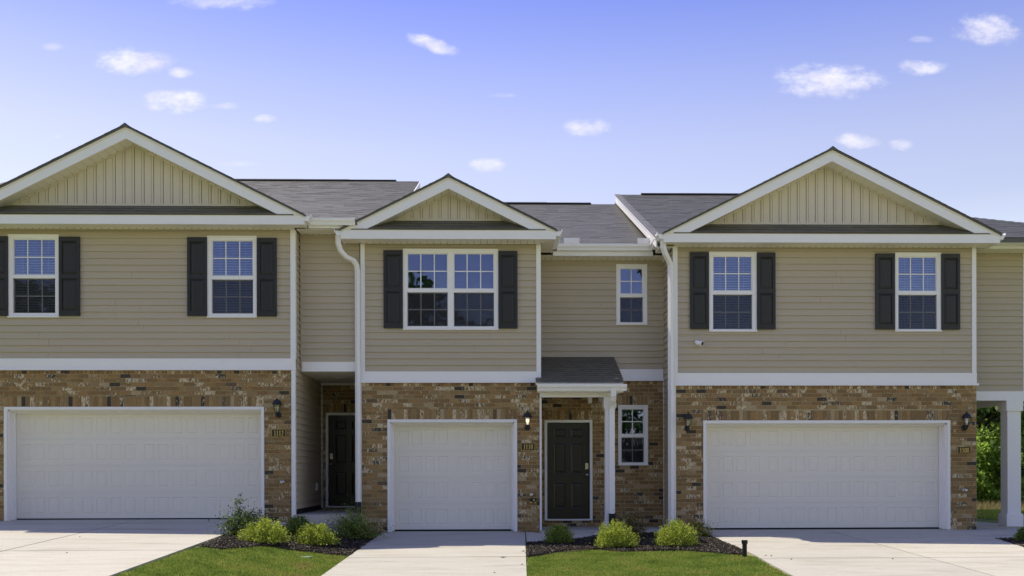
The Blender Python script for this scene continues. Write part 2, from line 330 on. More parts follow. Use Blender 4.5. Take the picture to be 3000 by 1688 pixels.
def concrete_mat():
    m = bpy.data.materials.new('concrete'); m.use_nodes = True; t = m.node_tree; b = t.nodes['Principled BSDF']
    b.inputs['Roughness'].default_value = .85; b.inputs['Specular IOR Level'].default_value = .25
    g = nn(t, 'ShaderNodeNewGeometry'); r, _ = rnd_socket(t)
    mp = nn(t, 'ShaderNodeMapping'); mp.inputs['Scale'].default_value = (.35, 1.6, 1); lk(t, g.outputs['Position'], mp.inputs[0])
    n1 = nn(t, 'ShaderNodeTexNoise'); n1.inputs['Scale'].default_value = 1.6; n1.inputs['Detail'].default_value = 7; n1.inputs['Roughness'].default_value = .65; n1.inputs['Distortion'].default_value = .6; lk(t, mp.outputs[0], n1.inputs['Vector'])
    n2 = nn(t, 'ShaderNodeTexNoise'); n2.inputs['Scale'].default_value = 55; n2.inputs['Detail'].default_value = 5; lk(t, g.outputs['Position'], n2.inputs['Vector'])
    mb = nn(t, 'ShaderNodeMapping'); mb.inputs['Scale'].default_value = (1.2, 34, 1); lk(t, g.outputs['Position'], mb.inputs[0])
    n3 = nn(t, 'ShaderNodeTexNoise'); n3.inputs['Scale'].default_value = 3; n3.inputs['Detail'].default_value = 4; lk(t, mb.outputs[0], n3.inputs['Vector'])
    a = ramp(t, n1.outputs[0], [(.28,(.34,.315,.26)),(.43,(.44,.415,.355)),(.56,(.485,.46,.405)),(.72,(.41,.37,.29))])
    m2 = nn(t, 'ShaderNodeMix', data_type='RGBA', blend_type='MULTIPLY'); m2.inputs[0].default_value = 1; lk(t, a, m2.inputs[6]); lk(t, ramp(t, n2.outputs[0], [(.3,(.88,.88,.88)),(.7,(1.09,1.09,1.09))]), m2.inputs[7])
    m3 = nn(t, 'ShaderNodeMix', data_type='RGBA', blend_type='MULTIPLY'); m3.inputs[0].default_value = 1; lk(t, m2.outputs[2], m3.inputs[6]); lk(t, ramp(t, n3.outputs[0], [(.3,(.94,.94,.94)),(.6,(1.03,1.03,1.03))]), m3.inputs[7])
    m4 = nn(t, 'ShaderNodeMix', data_type='RGBA', blend_type='MULTIPLY'); m4.inputs[0].default_value = 1; lk(t, m3.outputs[2], m4.inputs[6]); lk(t, ramp(t, r, [(0,(.95,.95,.95)),(1,(1.05,1.04,1.02))]), m4.inputs[7])
    lk(t, m4.outputs[2], b.inputs['Base Color'])
    bp = nn(t, 'ShaderNodeBump'); bp.inputs['Distance'].default_value = .002; lk(t, n3.outputs[0], bp.inputs['Height']); lk(t, bp.outputs[0], b.inputs['Normal'])
    return m
CONC = concrete_mat()
def glass_mat():
    m = bpy.data.materials.new('window_glass'); m.use_nodes = True; t = m.node_tree; t.nodes.remove(t.nodes['Principled BSDF']); out = t.nodes['Material Output']
    g = nn(t, 'ShaderNodeBsdfGlossy'); g.inputs['Roughness'].default_value = .0; g.inputs['Color'].default_value = (.44, .52, 1, 1)
    tr = nn(t, 'ShaderNodeBsdfTransparent'); tr.inputs[0].default_value = (.80, .84, .84, 1)
    fr = nn(t, 'ShaderNodeFresnel'); fr.inputs[0].default_value = 1.5
    ge = nn(t, 'ShaderNodeNewGeometry'); n = nn(t, 'ShaderNodeTexNoise'); n.inputs['Scale'].default_value = 1.6; lk(t, ge.outputs['Position'], n.inputs['Vector'])
    bp = nn(t, 'ShaderNodeBump'); bp.inputs['Distance'].default_value = .008; bp.inputs['Strength'].default_value = .5; lk(t, n.outputs[0], bp.inputs['Height']); lk(t, bp.outputs[0], g.inputs['Normal'])
    fac = vmath(t, 'ADD', fr.outputs[0], .10); mx = nn(t, 'ShaderNodeMixShader'); lk(t, fac, mx.inputs[0]); lk(t, tr.outputs[0], mx.inputs[1]); lk(t, g.outputs[0], mx.inputs[2]); lk(t, mx.outputs[0], out.inputs[0])
    return m
GLASS = glass_mat()
def lamp_glass():
    m = bpy.data.materials.new('lantern_glass'); m.use_nodes = True; t = m.node_tree; t.nodes.remove(t.nodes['Principled BSDF']); out = t.nodes['Material Output']
    g = nn(t, 'ShaderNodeBsdfGlossy'); g.inputs['Roughness'].default_value = .05
    tr = nn(t, 'ShaderNodeBsdfTransparent'); tr.inputs[0].default_value = (.9, .9, .88, 1)
    mx = nn(t, 'ShaderNodeMixShader'); mx.inputs[0].default_value = .16; lk(t, tr.outputs[0], mx.inputs[1]); lk(t, g.outputs[0], mx.inputs[2]); lk(t, mx.outputs[0], out.inputs[0]); return m
LGLASS = lamp_glass()
def screen_mat():
    m = bpy.data.materials.new('insect_screen'); m.use_nodes = True; t = m.node_tree; t.nodes.remove(t.nodes['Principled BSDF']); out = t.nodes['Material Output']
    d = nn(t, 'ShaderNodeBsdfDiffuse'); d.inputs[0].default_value = (.055, .055, .06, 1); tr = nn(t, 'ShaderNodeBsdfTransparent')
    mx = nn(t, 'ShaderNodeMixShader'); mx.inputs[0].default_value = .36; lk(t, tr.outputs[0], mx.inputs[1]); lk(t, d.outputs[0], mx.inputs[2]); lk(t, mx.outputs[0], out.inputs[0]); return m
SCREEN = screen_mat()
def emit(name, col, s):
    m = bpy.data.materials.new(name); m.use_nodes = True; b = m.node_tree.nodes['Principled BSDF']; b.inputs['Base Color'].default_value = (*col, 1); b.inputs['Emission Color'].default_value = (*col, 1); b.inputs['Emission Strength'].default_value = s; return m
BULB_ON = emit('lit_bulb', (1, .86, .6), 1.5); BULB = mat('bulb_glass', (.75, .75, .72), .2)
# ------------------------------------------------------------ ground
def grid_mesh(xs, ys, zf):
    V = [(x, y, zf(x, y)) for y in ys for x in xs]; n = len(xs)
    return V, [(j*n+i, j*n+i+1, (j+1)*n+i+1, (j+1)*n+i) for j in range(len(ys)-1) for i in range(n-1)]
xs = [-900,-300,-100,-50,-30,-20,-14,-11,-9,-7,-5.5]+[round(-4.6+.25*i,2) for i in range(12)]+[-1.5,0,2,4,6,9,12,16,22,32,50,100,300,900]
ys = [-900,-300,-100,-50,-30,-20,-12,-6,-1,3,6,8,9.2,10.2,11,12,13,14,15,16,17,18,19,19.6,21,24,28,34,45,60,100,300,1200]
m = MB(); V, Fc = grid_mesh(xs, ys, lambda x, y: hh(x, y)-.032 if not (3 < y < 9) else hh(x, y)-.2); m.add(V, Fc)
g = m.build('ground', TURF, kind='structure', origin=(0,0,0)); g['label'] = 'grassy ground running under the row of houses to the horizon'
ROADZ = hh(0, 5)-.13
o = MB().box(-300, 300, 0.2, 8.0, ROADZ-.06, ROADZ).build('road', CONC, kind='structure'); o['label'] = 'unseen street in front of the houses, made pale to bounce light'  # out of view; surfaced pale so sunlight bounces onto the shaded fronts
for a, b, nm in ((8.0, 8.2, 'kerb'), (0.0, .2, 'kerb')):
    MB().box(-300, 300, a, b, ROADZ-.1, ROADZ+.13).build(nm, CONC, kind='structure')
MB().box(-300, 300, 8.2, 10.0, ROADZ-.05, hh(0, 9)-.004).build('pavement', CONC, kind='structure')
def interp(pts, Y):   # pts sorted by Y descending -> X
    pts = sorted(pts, key=lambda p: p[1])
    if Y <= pts[0][1]:
        (x0, y0), (x1, y1) = pts[0], pts[1]
    elif Y >= pts[-1][1]: return pts[-1][0]
    else:
        for (x0, y0), (x1, y1) in zip(pts, pts[1:]):
            if y0 <= Y <= y1: break
    return x0+(x1-x0)*(Y-y0)/(y1-y0)
def driveway(label, Lp, Rp, rows, cols, zfun):
    """concrete panels between two edges with open joints"""
    root = link('driveway', None, (Lp(rows[0]), rows[0], 0), None, label, 'structure')
    J = .013
    for ya, yb in zip(rows, rows[1:]):      # from the garage towards the street
        ylist = list(np.linspace(ya-J, yb+J, max(2, int(abs(ya-yb)/.4)+1)))
        cl = [None]+cols+[None]
        for a, b in zip(cl, cl[1:]):
            m = MB(); vt = []
            for y in ylist:
                xl = Lp(y) if a is None else a+J; xr = Rp(y) if b is None else b-J
                vt.append((xl, xr, y))
            if vt[0][1]-vt[0][0] < .15 and vt[-1][1]-vt[-1][0] < .15: continue
            n = 6; V = []; Fq = []
            for (xl, xr, y) in vt:
                xr = max(xr, xl+.02)
                for k in range(n+1):
                    x = xl+(xr-xl)*k/n; V.append((x, y, zfun(x, y)))
            R_ = n+1
            for j in range(len(vt)-1):
                for k in range(n): Fq.append((j*R_+k, j*R_+k+1, (j+1)*R_+k+1, (j+1)*R_+k))
            N0 = len(V); border = list(range(R_))+[j*R_+n for j in range(1, len(vt))]+[(len(vt)-1)*R_+k for k in range(n-1, -1, -1)]+[j*R_ for j in range(len(vt)-2, 0, -1)]
            for i in border: V.append((V[i][0], V[i][1], V[i][2]-.12))
            B = len(border)
            for i in range(B): Fq.append((border[i], border[(i+1)%B], N0+(i+1)%B, N0+i))
            m.add(V, Fq); m.build('concrete_panel', CONC, root)
    return root
gL = 19.26+.35
eL = [gnd(774,1531), gnd(679,1565), gnd(536,1612), gnd(337,1688)]
yLj = gnd(300,1612.7)[1]
zL = lambda x, y: hh(min(x, -4.35), y)
driveway('wide concrete driveway in front of the garage of 1112, leftmost', lambda y: -10.0, lambda y: min(-4.42, interp(eL, y)) if y < 19.2 else -4.42,
         [gL, yLj, yLj-3.05, 10.0], [at(394,1529,19.26)[0]], zL)
eCl = [gnd(1119,1560), gnd(1042,1615), gnd(938,1688)]; eCr = [gnd(1538,1561), gnd(1543,1688)]
yCj = gnd(1300,1632)[1]
EL = [(-2.03, 19.6), (-2.03, 19.55)]+eCl
zC = lambda x, y: hh(max(x, -2.1), y)
driveway('narrow concrete driveway in front of the single garage of 1110', lambda y: interp(eCl, y) if y < 19.55 else -2.03, lambda y: interp(eCr, y) if y < 19.55 else .5, [19.95, yCj, yCj-2.6, 10.0], [], zC)
eR = [gnd(2062,1560), gnd(2113,1583), gnd(2175,1609), gnd(2210,1625), gnd(2259,1653), gnd(2326,1688)]
eRr = [(9.35, 19.8), gnd(2915,1577), gnd(3000,1603), gnd(3200,1665)]
yRj = gnd(2400,1634.6)[1]
driveway('wide concrete driveway in front of the garage of 1108, rightmost', lambda y: interp(eR, y) if y < 19.75 else 4.27, lambda y: (interp(eRr, y) if y < gnd(2915,1577)[1] else 10.1) if y < 19.75 else 9.24,
         [20.15, yRj, yRj-3.0, 10.0], [6.73], lambda x, y: hh(x, y))
def slab(name, poly, z0, zf, label, parent=None, mat_=CONC):
    n = len(poly); zf_ = zf if callable(zf) else (lambda x, y: zf)
    m = MB().add([(x,y,zf_(x,y)) for x,y in poly]+[(x,y,z0) for x,y in poly], [tuple(range(n)), tuple(range(2*n-1,n-1,-1))]+[(i,i+n,(i+1)%n+n,(i+1)%n) for i in range(n)])
    o = m.build(name, mat_, parent, kind='structure'); o['label'] = label; return o
slab('walkway', [gnd(1540,1558), (1.02, 19.27), (3.72, 19.27), gnd(1945,1557), gnd(1885,1562), gnd(1745,1569), gnd(1675,1579.6), gnd(1598,1585), gnd(1544,1588)], -.3, lambda x, y: hh(x, y)+.002, 'concrete walk leading from the middle driveway to the door of 1110')
slab('walkway', [(-4.30, 18.94), (-2.62, 18.94), (-2.62, 18.35), (-4.1, 18.35)], -.3, .235, 'small concrete walk in front of the recessed door of 1112')
slab('walkway', [(9.9, 20.26), (11.6, 20.26), (12.5, 19.3), gnd(3100,1577), gnd(2915,1577), (9.9, 19.7)], -.3, lambda x, y: hh(x, y)+.002, 'concrete walk in front of the side porch of 1108')
# ------------------------------------------------------------ scatter tools
def inpoly(P, poly):
    x, y = P[:,0], P[:,1]; r = np.zeros(len(P), bool); n = len(poly); j = n-1
    for i in range(n):
        xi, yi = poly[i]; xj, yj = poly[j]
        c = ((yi > y) != (yj > y)) & (x < (xj-xi)*(y-yi)/((yj-yi) or 1e-9)+xi); r ^= c; j = i
    return r
def pts_in(poly, dens):
    a = np.array(poly); lo, hi = a.min(0), a.max(0); n = int(dens*(hi[0]-lo[0])*(hi[1]-lo[1]))
    P = RNG.uniform(lo, hi, (n, 2)); return P[inpoly(P, poly)]
def hnp(P):
    b = -.037*(19.6-np.clip(P[:,1], 10.2, 19.6)); t = np.clip((-2.1-P[:,0])/2.25, 0, 1); return b+LOFF*t*t*(3-2*t)
def grass(poly, dens, label, hmin=.016, hmax=.036, zoff=-.03, mat_=None, wid=.0065, name='lawn_grass', zfun=None, lean=.5):
    P = pts_in(poly, dens); n = len(P); z = (zfun(P) if zfun else hnp(P))+zoff
    h = RNG.uniform(hmin, hmax, n); a = RNG.uniform(0, 2*np.pi, n); w = wid*RNG.uniform(.6, 1.4, n)
    la = RNG.uniform(0, 2*np.pi, n); ll = h*RNG.uniform(0, lean*1.6, n)
    b = np.c_[P, z]; dx = np.c_[np.cos(a)*w, np.sin(a)*w, np.zeros(n)]
    V = np.stack([b-dx, b+dx, b+np.c_[np.cos(la)*ll, np.sin(la)*ll, h]], 1).reshape(-1, 3)
    org = V.mean(0); me = np_mesh(name, V-org, np.arange(3*n).reshape(-1, 3), mat_ or GRASS)
    o = link(name, me, org, None, label, 'stuff'); return o
def xl(y): return interp(eL, y)
lawnL = [gnd(600,1600), gnd(656,1607), gnd(700,1602), gnd(751,1598), gnd(810,1599), gnd(840,1606), gnd(868,1611), gnd(910,1614), gnd(949,1620), gnd(996,1624), gnd(1026,1626), gnd(938,1688)]
for y in (12.6, 11.3, 10.05): lawnL.append((interp(eCl, y)-.02, y))
for y in (10.05, 11.3, 12.6): lawnL.append((interp(eL, y)-.03, y))
lawnL += [gnd(334,1688), gnd(533,1613), gnd(566,1603)]
lawnR = [gnd(1545,1632), gnd(1616,1620), gnd(1675,1611), gnd(1745,1608), gnd(1815,1613), gnd(1885,1614), gnd(1991,1611), gnd(2061,1615), gnd(2131,1622), gnd(2185,1625), gnd(2210,1626), gnd(2259,1654), gnd(2326,1689)]
for y in (12.6, 11.3, 10.05): lawnR.append((interp(eR, y)+.02, y))
for y in (10.05, 11.3, 12.6): lawnR.append((interp(eCr, y)-.02, y))
def ragged(poly, amp=.035, step=.12):
    out = []
    for (x0, y0), (x1, y1) in zip(poly, poly[1:]+poly[:1]):
        n = max(1, int(math.hypot(x1-x0, y1-y0)/step))
        for k in range(n): out.append((x0+(x1-x0)*k/n+random.uniform(-amp, amp), y0+(y1-y0)*k/n+random.uniform(-amp, amp)))
    return out
grass(ragged(lawnL), 6500, 'short green lawn between the left and middle driveways')
grass(ragged(lawnR), 6500, 'short green lawn between the middle and right driveways')
grass([(12.6,24),(24,24),(24,32.6),(12.6,32.6)], 700, 'lawn behind the houses, seen through the side porch', .03, .07, wid=.012, name='back_lawn')
grass([(13,30.5),(24,30.5),(24,35),(13,35)], 260, 'tall straw coloured grass at the foot of the trees', .10, .34, mat_=STRAW, wid=.012, name='tall_grass')
def bed(poly, label, mound=.05):
    root = link('mulch_bed', None, (poly[0][0], poly[0][1], 0), None, label, 'structure')
    n = len(poly); cx = sum(p[0] for p in poly)/n; cy = sum(p[1] for p in poly)/n
    m = MB(); V = [(cx, cy, hh(cx, cy)+.02)]+[(cx+(x-cx)*.5, cy+(y-cy)*.5, hh(cx+(x-cx)*.5, cy+(y-cy)*.5)+.0) for x, y in poly]+[(x, y, hh(x, y)-.04) for x, y in poly]
    fs = [(0, 1+i, 1+(i+1)%n) for i in range(n)]+[(1+i, 1+n+i, 1+n+(i+1)%n, 1+(i+1)%n) for i in range(n)]
    m.add(V, fs); m.build('soil', SOIL, root)
    P = pts_in(ragged(poly, .03), 3800); k = len(P); z = hnp(P)-.012+RNG.uniform(-.01, .028, k)
    c = np.c_[P, z]; a = RNG.uniform(0, 2*np.pi, k); ln = RNG.uniform(.012, .042, k); w = RNG.uniform(.003, .009, k); t = RNG.uniform(-.55, .55, k)
    u = np.c_[np.cos(a)*np.cos(t), np.sin(a)*np.cos(t), np.sin(t)]*ln[:,None]; v = np.c_[-np.sin(a), np.cos(a), RNG.uniform(-.5,.5,k)]*w[:,None]; q = np.c_[np.zeros(k), np.zeros(k), np.ones(k)]*.004
    V = np.stack([c-u, c+v*1.0-u*.2+q, c+u, c-v+u*.3+q, c-q*1.5], 1).reshape(-1, 3)
    base = np.arange(k)[:,None]*5
    Fc = np.concatenate([base+np.array([f]) for f in ((0,1,3),(1,2,3),(0,4,1),(1,4,2),(2,4,3),(3,4,0))], 0)
    org = V.mean(0); me = np_mesh('wood_chips', V-org, Fc, MULCH); link('wood_chips', me, org, root, None, 'stuff')
    return root
bedL = [gnd(578,1601), gnd(656,1608), gnd(700,1603), gnd(751,1599), gnd(810,1600), gnd(840,1607), gnd(868,1612), gnd(910,1615), gnd(949,1621), gnd(996,1625), gnd(1022,1627), gnd(1042,1616), gnd(1119,1561), (-2.1, 19.56), (-2.56, 19.56), (-2.60, 18.3), (-4.1, 18.3), (-4.3, 18.94), (-4.35, 19.2), gnd(768,1534), gnd(674,1566)]
bed(bedL, 'dark mulch bed between the left and middle driveways')
bedR = [gnd(1545,1630), gnd(1616,1619), gnd(1675,1610), gnd(1745,1607), gnd(1815,1615), gnd(1885,1613), gnd(1991,1610), gnd(2061,1615), gnd(2131,1622), gnd(2180,1624), gnd(2172,1609), gnd(2113,1584), gnd(2065,1561), (4.2, 19.76), (3.75, 19.76), (3.7, 19.2), gnd(1945,1559), gnd(1885,1563), gnd(1745,1570), gnd(1675,1580.6), gnd(1598,1586), gnd(1543,1589)]
bed(bedR, 'dark mulch bed between the middle and right driveways')
bed([gnd(2918,1578), gnd(3000,1604), gnd(3200,1660), gnd(3260,1600), gnd(3200,1578)], 'dark mulch bed at the right edge below the side porch post')
# ------------------------------------------------------------ house building blocks
BP, RP = .2032, .0813
def brick_area(root, mp, x0, x1, z0, z1, holes, soldiers=(), top_headers=True, acc=None):
    rs = []
    top = z1
    if top_headers:
        u = x0
        while u < x1-.01: rs += [(u+.004, min(u+.0813, x1)-.004, z1-.062, z1-.002)]; u += .0813
        top = z1-.068
    rs = subtract(rs, holes)
    row = 0; z = top
    sol = [(a, b, c, c+.2032) for a, b, c in soldiers]
    cells = []
    while z > z0+.02:
        zb = max(z-RP, z0); u = x0-(BP/2 if row % 2 else 0)
        while u < x1-.004:
            a, b = max(u, x0)+.0062, min(u+BP, x1)-.0062
            if b-a > .015: cells.append((a, b, zb+.0062, z-.0062))
            u += BP
        z -= RP; row += 1
    gr = [(a-.004, b+.004, c-.004, d+.004) for a, b, c, d in list(holes)+sol]
    rs += [r for r in subtract(cells, gr) if (r[1]-r[0]) > .02 and (r[3]-r[2]) > .014]
    for a, b, c, d in sol:
        n = round((b-a)/RP); p = (b-a)/n
        rs += [(a+k*p+.006, a+(k+1)*p-.006, c+.0045, d-.0045) for k in range(n)]
    acc += [(mp, r) for r in rs]
def emit_bricks(root, acc, mpkind, limit=300):
    order = sorted(acc, key=lambda t: (-(t[1][1]-t[1][0])*(t[1][3]-t[1][2])*random.uniform(.97, 1)))
    m = MB()
    for i, (mp, (a, b, c, d)) in enumerate(order):
        pr = random.uniform(-.0015, .0025)
        if i < limit:
            p0 = mp(a, pr, c); p1 = mp(b, -.05, d)
            ubox('brick', BRICK, min(p0[0],p1[0]), max(p0[0],p1[0]), min(p0[1],p1[1]), max(p0[1],p1[1]), c, d, root)
        else: m.mbox(mp, a, b, -.05, pr, c, d)
    if m.v: m.build('brickwork', BRICK, root, kind='stuff')
def backing(root, mp, x0, x1, z0, z1, holes, depth, mat_, name='wall', d1=-.008):
    m = MB()
    for a, b, c, d in subtract([(x0, x1, z0, z1)], holes): m.mbox(mp, a, b, -depth, d1, c, d)
    return m.build(name, mat_, root)
def siding(root, mp, u0, u1, z0, z1, holes=(), pitch=.1295, maxlen=3.66, name='siding_board'):
    k = 0; z = z0
    while z < z1-.01:
        zt = min(z+pitch, z1)
        cuts = [u0]; p = u0+random.uniform(1.2, maxlen)
        while p < u1-.5: cuts.append(p); p += maxlen
        cuts.append(u1)
        for a, b in zip(cuts, cuts[1:]):
            ex = .0015*(len(cuts) > 2); runs = []
            for c_ in sorted(subtract([(a, b, z, zt)], holes)):
                for rr in runs:
                    if any(c_[0] <= q[1]+.001 and c_[1] >= q[0]-.001 for q in rr): rr.append(c_); break
                else: runs.append([c_])
            for rr in runs:
              m = MB()
              for (ca, cb, cc, cd) in rr:
                  f = lambda q: .026-.022*(q-z)/pitch
                  vs = [mp(ca+ex, -.004, cc), mp(cb-ex, -.004, cc), mp(cb-ex, -.004, cd), mp(ca+ex, -.004, cd), mp(ca+ex, f(cc), cc), mp(cb-ex, f(cc), cc), mp(cb-ex, f(cd), cd), mp(ca+ex, f(cd), cd)]
                  m.add(vs, [(4,5,6,7),(0,1,5,4),(1,2,6,5),(2,3,7,6),(3,0,4,7)])
              m.build(name, SIDE, root)
        z += pitch; k += 1
def window(root, Y, outer, sashes, cols, rows=2, blind=False, label=None):
    """outer (x0,x1,z0,z1); sashes = [(gx0,gx1,lower z0,z1,upper z0,z1)]"""
    mp = front(Y); holes = []
    for (a, b, l0, l1, u0, u1) in sashes: holes += [(a, b, l0, l1), (a, b, u0, u1)]
    m = MB()
    for a, b, c, d in subtract([outer], holes): m.mbox(mp, a, b, -.075, .022, c, d)
    w = .028; x0, x1, z0, z1 = outer
    for a, b, c, d in ((x0, x1, z1-w, z1), (x0, x1, z0, z0+w), (x0, x0+w, z0+w, z1-w), (x1-w, x1, z0+w, z1-w)): m.mbox(mp, a, b, .022, .036, c, d)
    win = m.build('window', TRIM, root, label)
    MB().mbox(mp, x0-.005, x1+.005, .022, .05, z0-.012, z0+.012).build('sill', TRIM, win)
    for (a, b, l0, l1, u0, u1) in sashes:
        for (c, d, dd) in ((l0, l1, -.030), (u0, u1, -.018)):
            s = MB(); t = .016       # sash bead, a step back from the frame
            for p in ((a, b, d-t, d), (a, b, c, c+t), (a, a+t, c+t, d-t), (b-t, b, c+t, d-t)): s.mbox(mp, p[0], p[1], -.07, dd+.014, p[2], p[3])
            s.build('sash', TRIM, win)
            MB().mbox(mp, a+t, b-t, dd-.004, dd, c+t, d-t).build('pane', GLASS, win)
            g_ = MB(); gw = .02
            for k in range(1, cols): xx = a+(b-a)*k/cols; g_.mbox(mp, xx-gw/2, xx+gw/2, dd+.0012, dd+.004, c+t, d-t)
            for k in range(1, rows): zz = c+(d-c)*k/rows; g_.mbox(mp, a+t, b-t, dd+.0016, dd+.0044, zz-gw/2, zz+gw/2)
            g_.build('glazing_bar', TRIM, win)
        MB().mbox(mp, a+.005, b-.005, -.006, -.004, l0+.004, l1-.004).build('insect_screen', SCREEN, win)
        c_ = MB()
        for xx in (a+.012, b-.034): c_.mbox(mp, xx, xx+.022, -.003, .006, l1-.03, l1-.008)
        c_.build('screen_tab', BLACK, win)
        if blind:
            bm_ = MB(); z = l0-.02; tilt = .011
            while z < u1+.02:
                bm_.add([mp(a-.02, -.055, z-tilt), mp(b+.02, -.055, z-tilt), mp(b+.02, -.082, z+tilt), mp(a-.02, -.082, z+tilt),
                         mp(a-.02, -.055, z-tilt+.003), mp(b+.02, -.055, z-tilt+.003), mp(b+.02, -.082, z+tilt+.003), mp(a-.02, -.082, z+tilt+.003)], [(0,1,2,3),(4,5,6,7),(0,1,5,4),(2,3,7,6)])
                z += .05
            for xx in (a+(b-a)*.2, a+(b-a)*.8): bm_.mbox(mp, xx-.0025, xx+.0025, -.052, -.049, l0, u1)
            bm_.build('blind', BLIND, win)
    return win
def shutter(root, Y, x0, x1, z0, z1, cropleft=None):
    mp = front(Y); s = .055; zm = (z0+z1)/2; r = .045; m = MB()
    m.mbox(mp, x0, x1, .008, .022, z0, z1)
    for p in ((x0, x0+s, z0, z1), (x1-s, x1, z0, z1), (x0+s, x1-s, z1-.085, z1), (x0+s, x1-s, z0, z0+.10), (x0+s, x1-s, zm-r, zm+r)): m.mbox(mp, p[0], p[1], .022, .042, p[2], p[3])
    sh = m.build('shutter', SHUT, root)
    for c, d in ((z0+.10, zm-r), (zm+r, z1-.085)):
        a, b = x0+s+.012, x1-s-.012; c += .012; d -= .012; q = .035
        MB().add([mp(a,.022,c), mp(b,.022,c), mp(b,.022,d), mp(a,.022,d), mp(a+q,.036,c+q), mp(b-q,.036,c+q), mp(b-q,.036,d-q), mp(a+q,.036,d-q)], [(4,5,6,7),(0,1,5,4),(1,2,6,5),(2,3,7,6),(3,0,4,7)]).build('raised_panel', SHUT, sh)
    return sh
def garage(root, Y, x0, x1, ztop, zfloor, groups, gap):
    """x0..x1 outer trim"""
    mp = front(Y); t = .055
    m = MB()
    for p in ((x0, x0+t, zfloor, ztop), (x1-t, x1, zfloor, ztop), (x0+t, x1-t, ztop-t, ztop)): m.mbox(mp, p[0], p[1], -.05, .018, p[2], p[3])
    m.mbox(mp, x0+t-.002, x0+t+.02, -.30, -.05, zfloor, ztop-t); m.mbox(mp, x1-t-.02, x1-t+.002, -.30, -.05, zfloor, ztop-t); m.mbox(mp, x0+t, x1-t, -.30, -.05, ztop-t-.02, ztop-t+.002)
    m.mbox(mp, x0+t+.02, x0+t+.06, -.25, -.21, zfloor+.01, ztop-t-.02); m.mbox(mp, x1-t-.06, x1-t-.02, -.25, -.21, zfloor+.01, ztop-t-.02); m.mbox(mp, x0+t+.06, x1-t-.06, -.25, -.21, ztop-t-.06, ztop-t-.02)
    m.build('door_frame', TRIM, root)
    a, b = x0+t+.035, x1-t-.035; zb = zfloor+.02; zt = ztop-t-.035; n = 4; hgt = (zt-zb)/n; dd = -.262
    gd = MB().mbox(mp, a, b, -.30, -.29, zb, zt).build('garage_door', GAR, root)
    MB().mbox(mp, a, b, -.29, -.255, zfloor+.003, zb+.012).build('bottom_seal', RUBB, gd)
    W_ = b-a; gwid = W_/groups; pw, ph = .205, .315; cp = .2755
    if groups == 2: pw, cp = .20, .262
    for i in range(n):
        c, d = zb+i*hgt+.0014, zb+(i+1)*hgt-.0014; holes = []
        for g_ in range(groups):
            gx = a+gwid*(g_+.5)-(3*cp)/2
            for k in range(4): x = gx+k*cp; holes.append((x-pw/2, x+pw/2, (c+d)/2-ph/2, (c+d)/2+ph/2))
        s = MB()
        for r in subtract([(a, b, c, d)], holes): s.mbox(mp, r[0], r[1], dd-.02, dd, r[2], r[3])
        for (p, q, u, v) in holes:
            e = .010; e2 = .026; v0 = [(p,u),(q,u),(q,v),(p,v)]; v1 = [(p+e,u+e),(q-e,u+e),(q-e,v-e),(p+e,v-e)]; v2 = [(p+e2,u+e2),(q-e2,u+e2),(q-e2,v-e2),(p+e2,v-e2)]
            vs = [mp(x,dd,z) for x,z in v0]+[mp(x,dd-.010,z) for x,z in v1]+[mp(x,dd-.002,z) for x,z in v2]
            s.add(vs, [(0,1,5,4),(1,2,6,5),(2,3,7,6),(3,0,4,7),(4,5,9,8),(5,6,10,9),(6,7,11,10),(7,4,8,11),(8,9,10,11)])
        s.build('door_section', GAR, gd)
def entry_door(root, Y, x0, x1, z0, z1, knob_left=False):
    mp = front(Y); fw = .055
    m = MB()
    for p in ((x0-fw, x0, z0-.03, z1+fw), (x1, x1+fw, z0-.03, z1+fw), (x0, x1, z1, z1+fw)): m.mbox(mp, p[0], p[1], -.08, .022, p[2], p[3])
    m.mbox(mp, x0, x1, -.08, .035, z0-.035, z0-.004)
    m.build('door_frame', TRIM, root)
    w = x1-x0; h = z1-z0; holes = []
    for a, b in ((.17, .43), (.57, .83)):
        for c, d in ((.115, .37), (.475, .78), (.85, .935)): holes.append((x0+w*a, x0+w*b, z0+h*c, z0+h*d))
    s = MB(); dd = -.035
    for r in subtract([(x0, x1, z0, z1)], holes): s.mbox(mp, r[0], r[1], dd-.035, dd, r[2], r[3])
    dr = s.build('front_door', DOOR, root)
    for (p, q, u, v) in holes:
        e, e2 = .018, .045
        vs = [mp(x,dd,z) for x,z in ((p,u),(q,u),(q,v),(p,v))]+[mp(x,dd-.007,z) for x,z in ((p+e,u+e),(q-e,u+e),(q-e,v-e),(p+e,v-e))]+[mp(x,dd-.002,z) for x,z in ((p+e2,u+e2),(q-e2,u+e2),(q-e2,v-e2),(p+e2,v-e2))]
        MB().add(vs, [(0,1,5,4),(1,2,6,5),(2,3,7,6),(3,0,4,7),(4,5,9,8),(5,6,10,9),(6,7,11,10),(7,4,8,11),(8,9,10,11)]).build('door_panel', DOOR, dr)
    kx = x0+.065 if knob_left else x1-.065
    MB().lathe((kx, Y+.035, z0+.93), [(.034,0),(.034,.008),(.014,.012),(.012,.04),(.028,.05),(.032,.065),(.026,.078),(0,.084)], 14, 'y').build('door_knob', STEEL, dr, smooth=True)
    lz = z0+1.10
    MB().mbox(mp, kx-.033, kx+.033, -.035, -.008, lz-.055, lz+.075).lathe((kx, Y+.008, lz-.02), [(.018,0),(.018,.008),(0,.009)], 10, 'y').build('deadbolt', STEEL, dr)
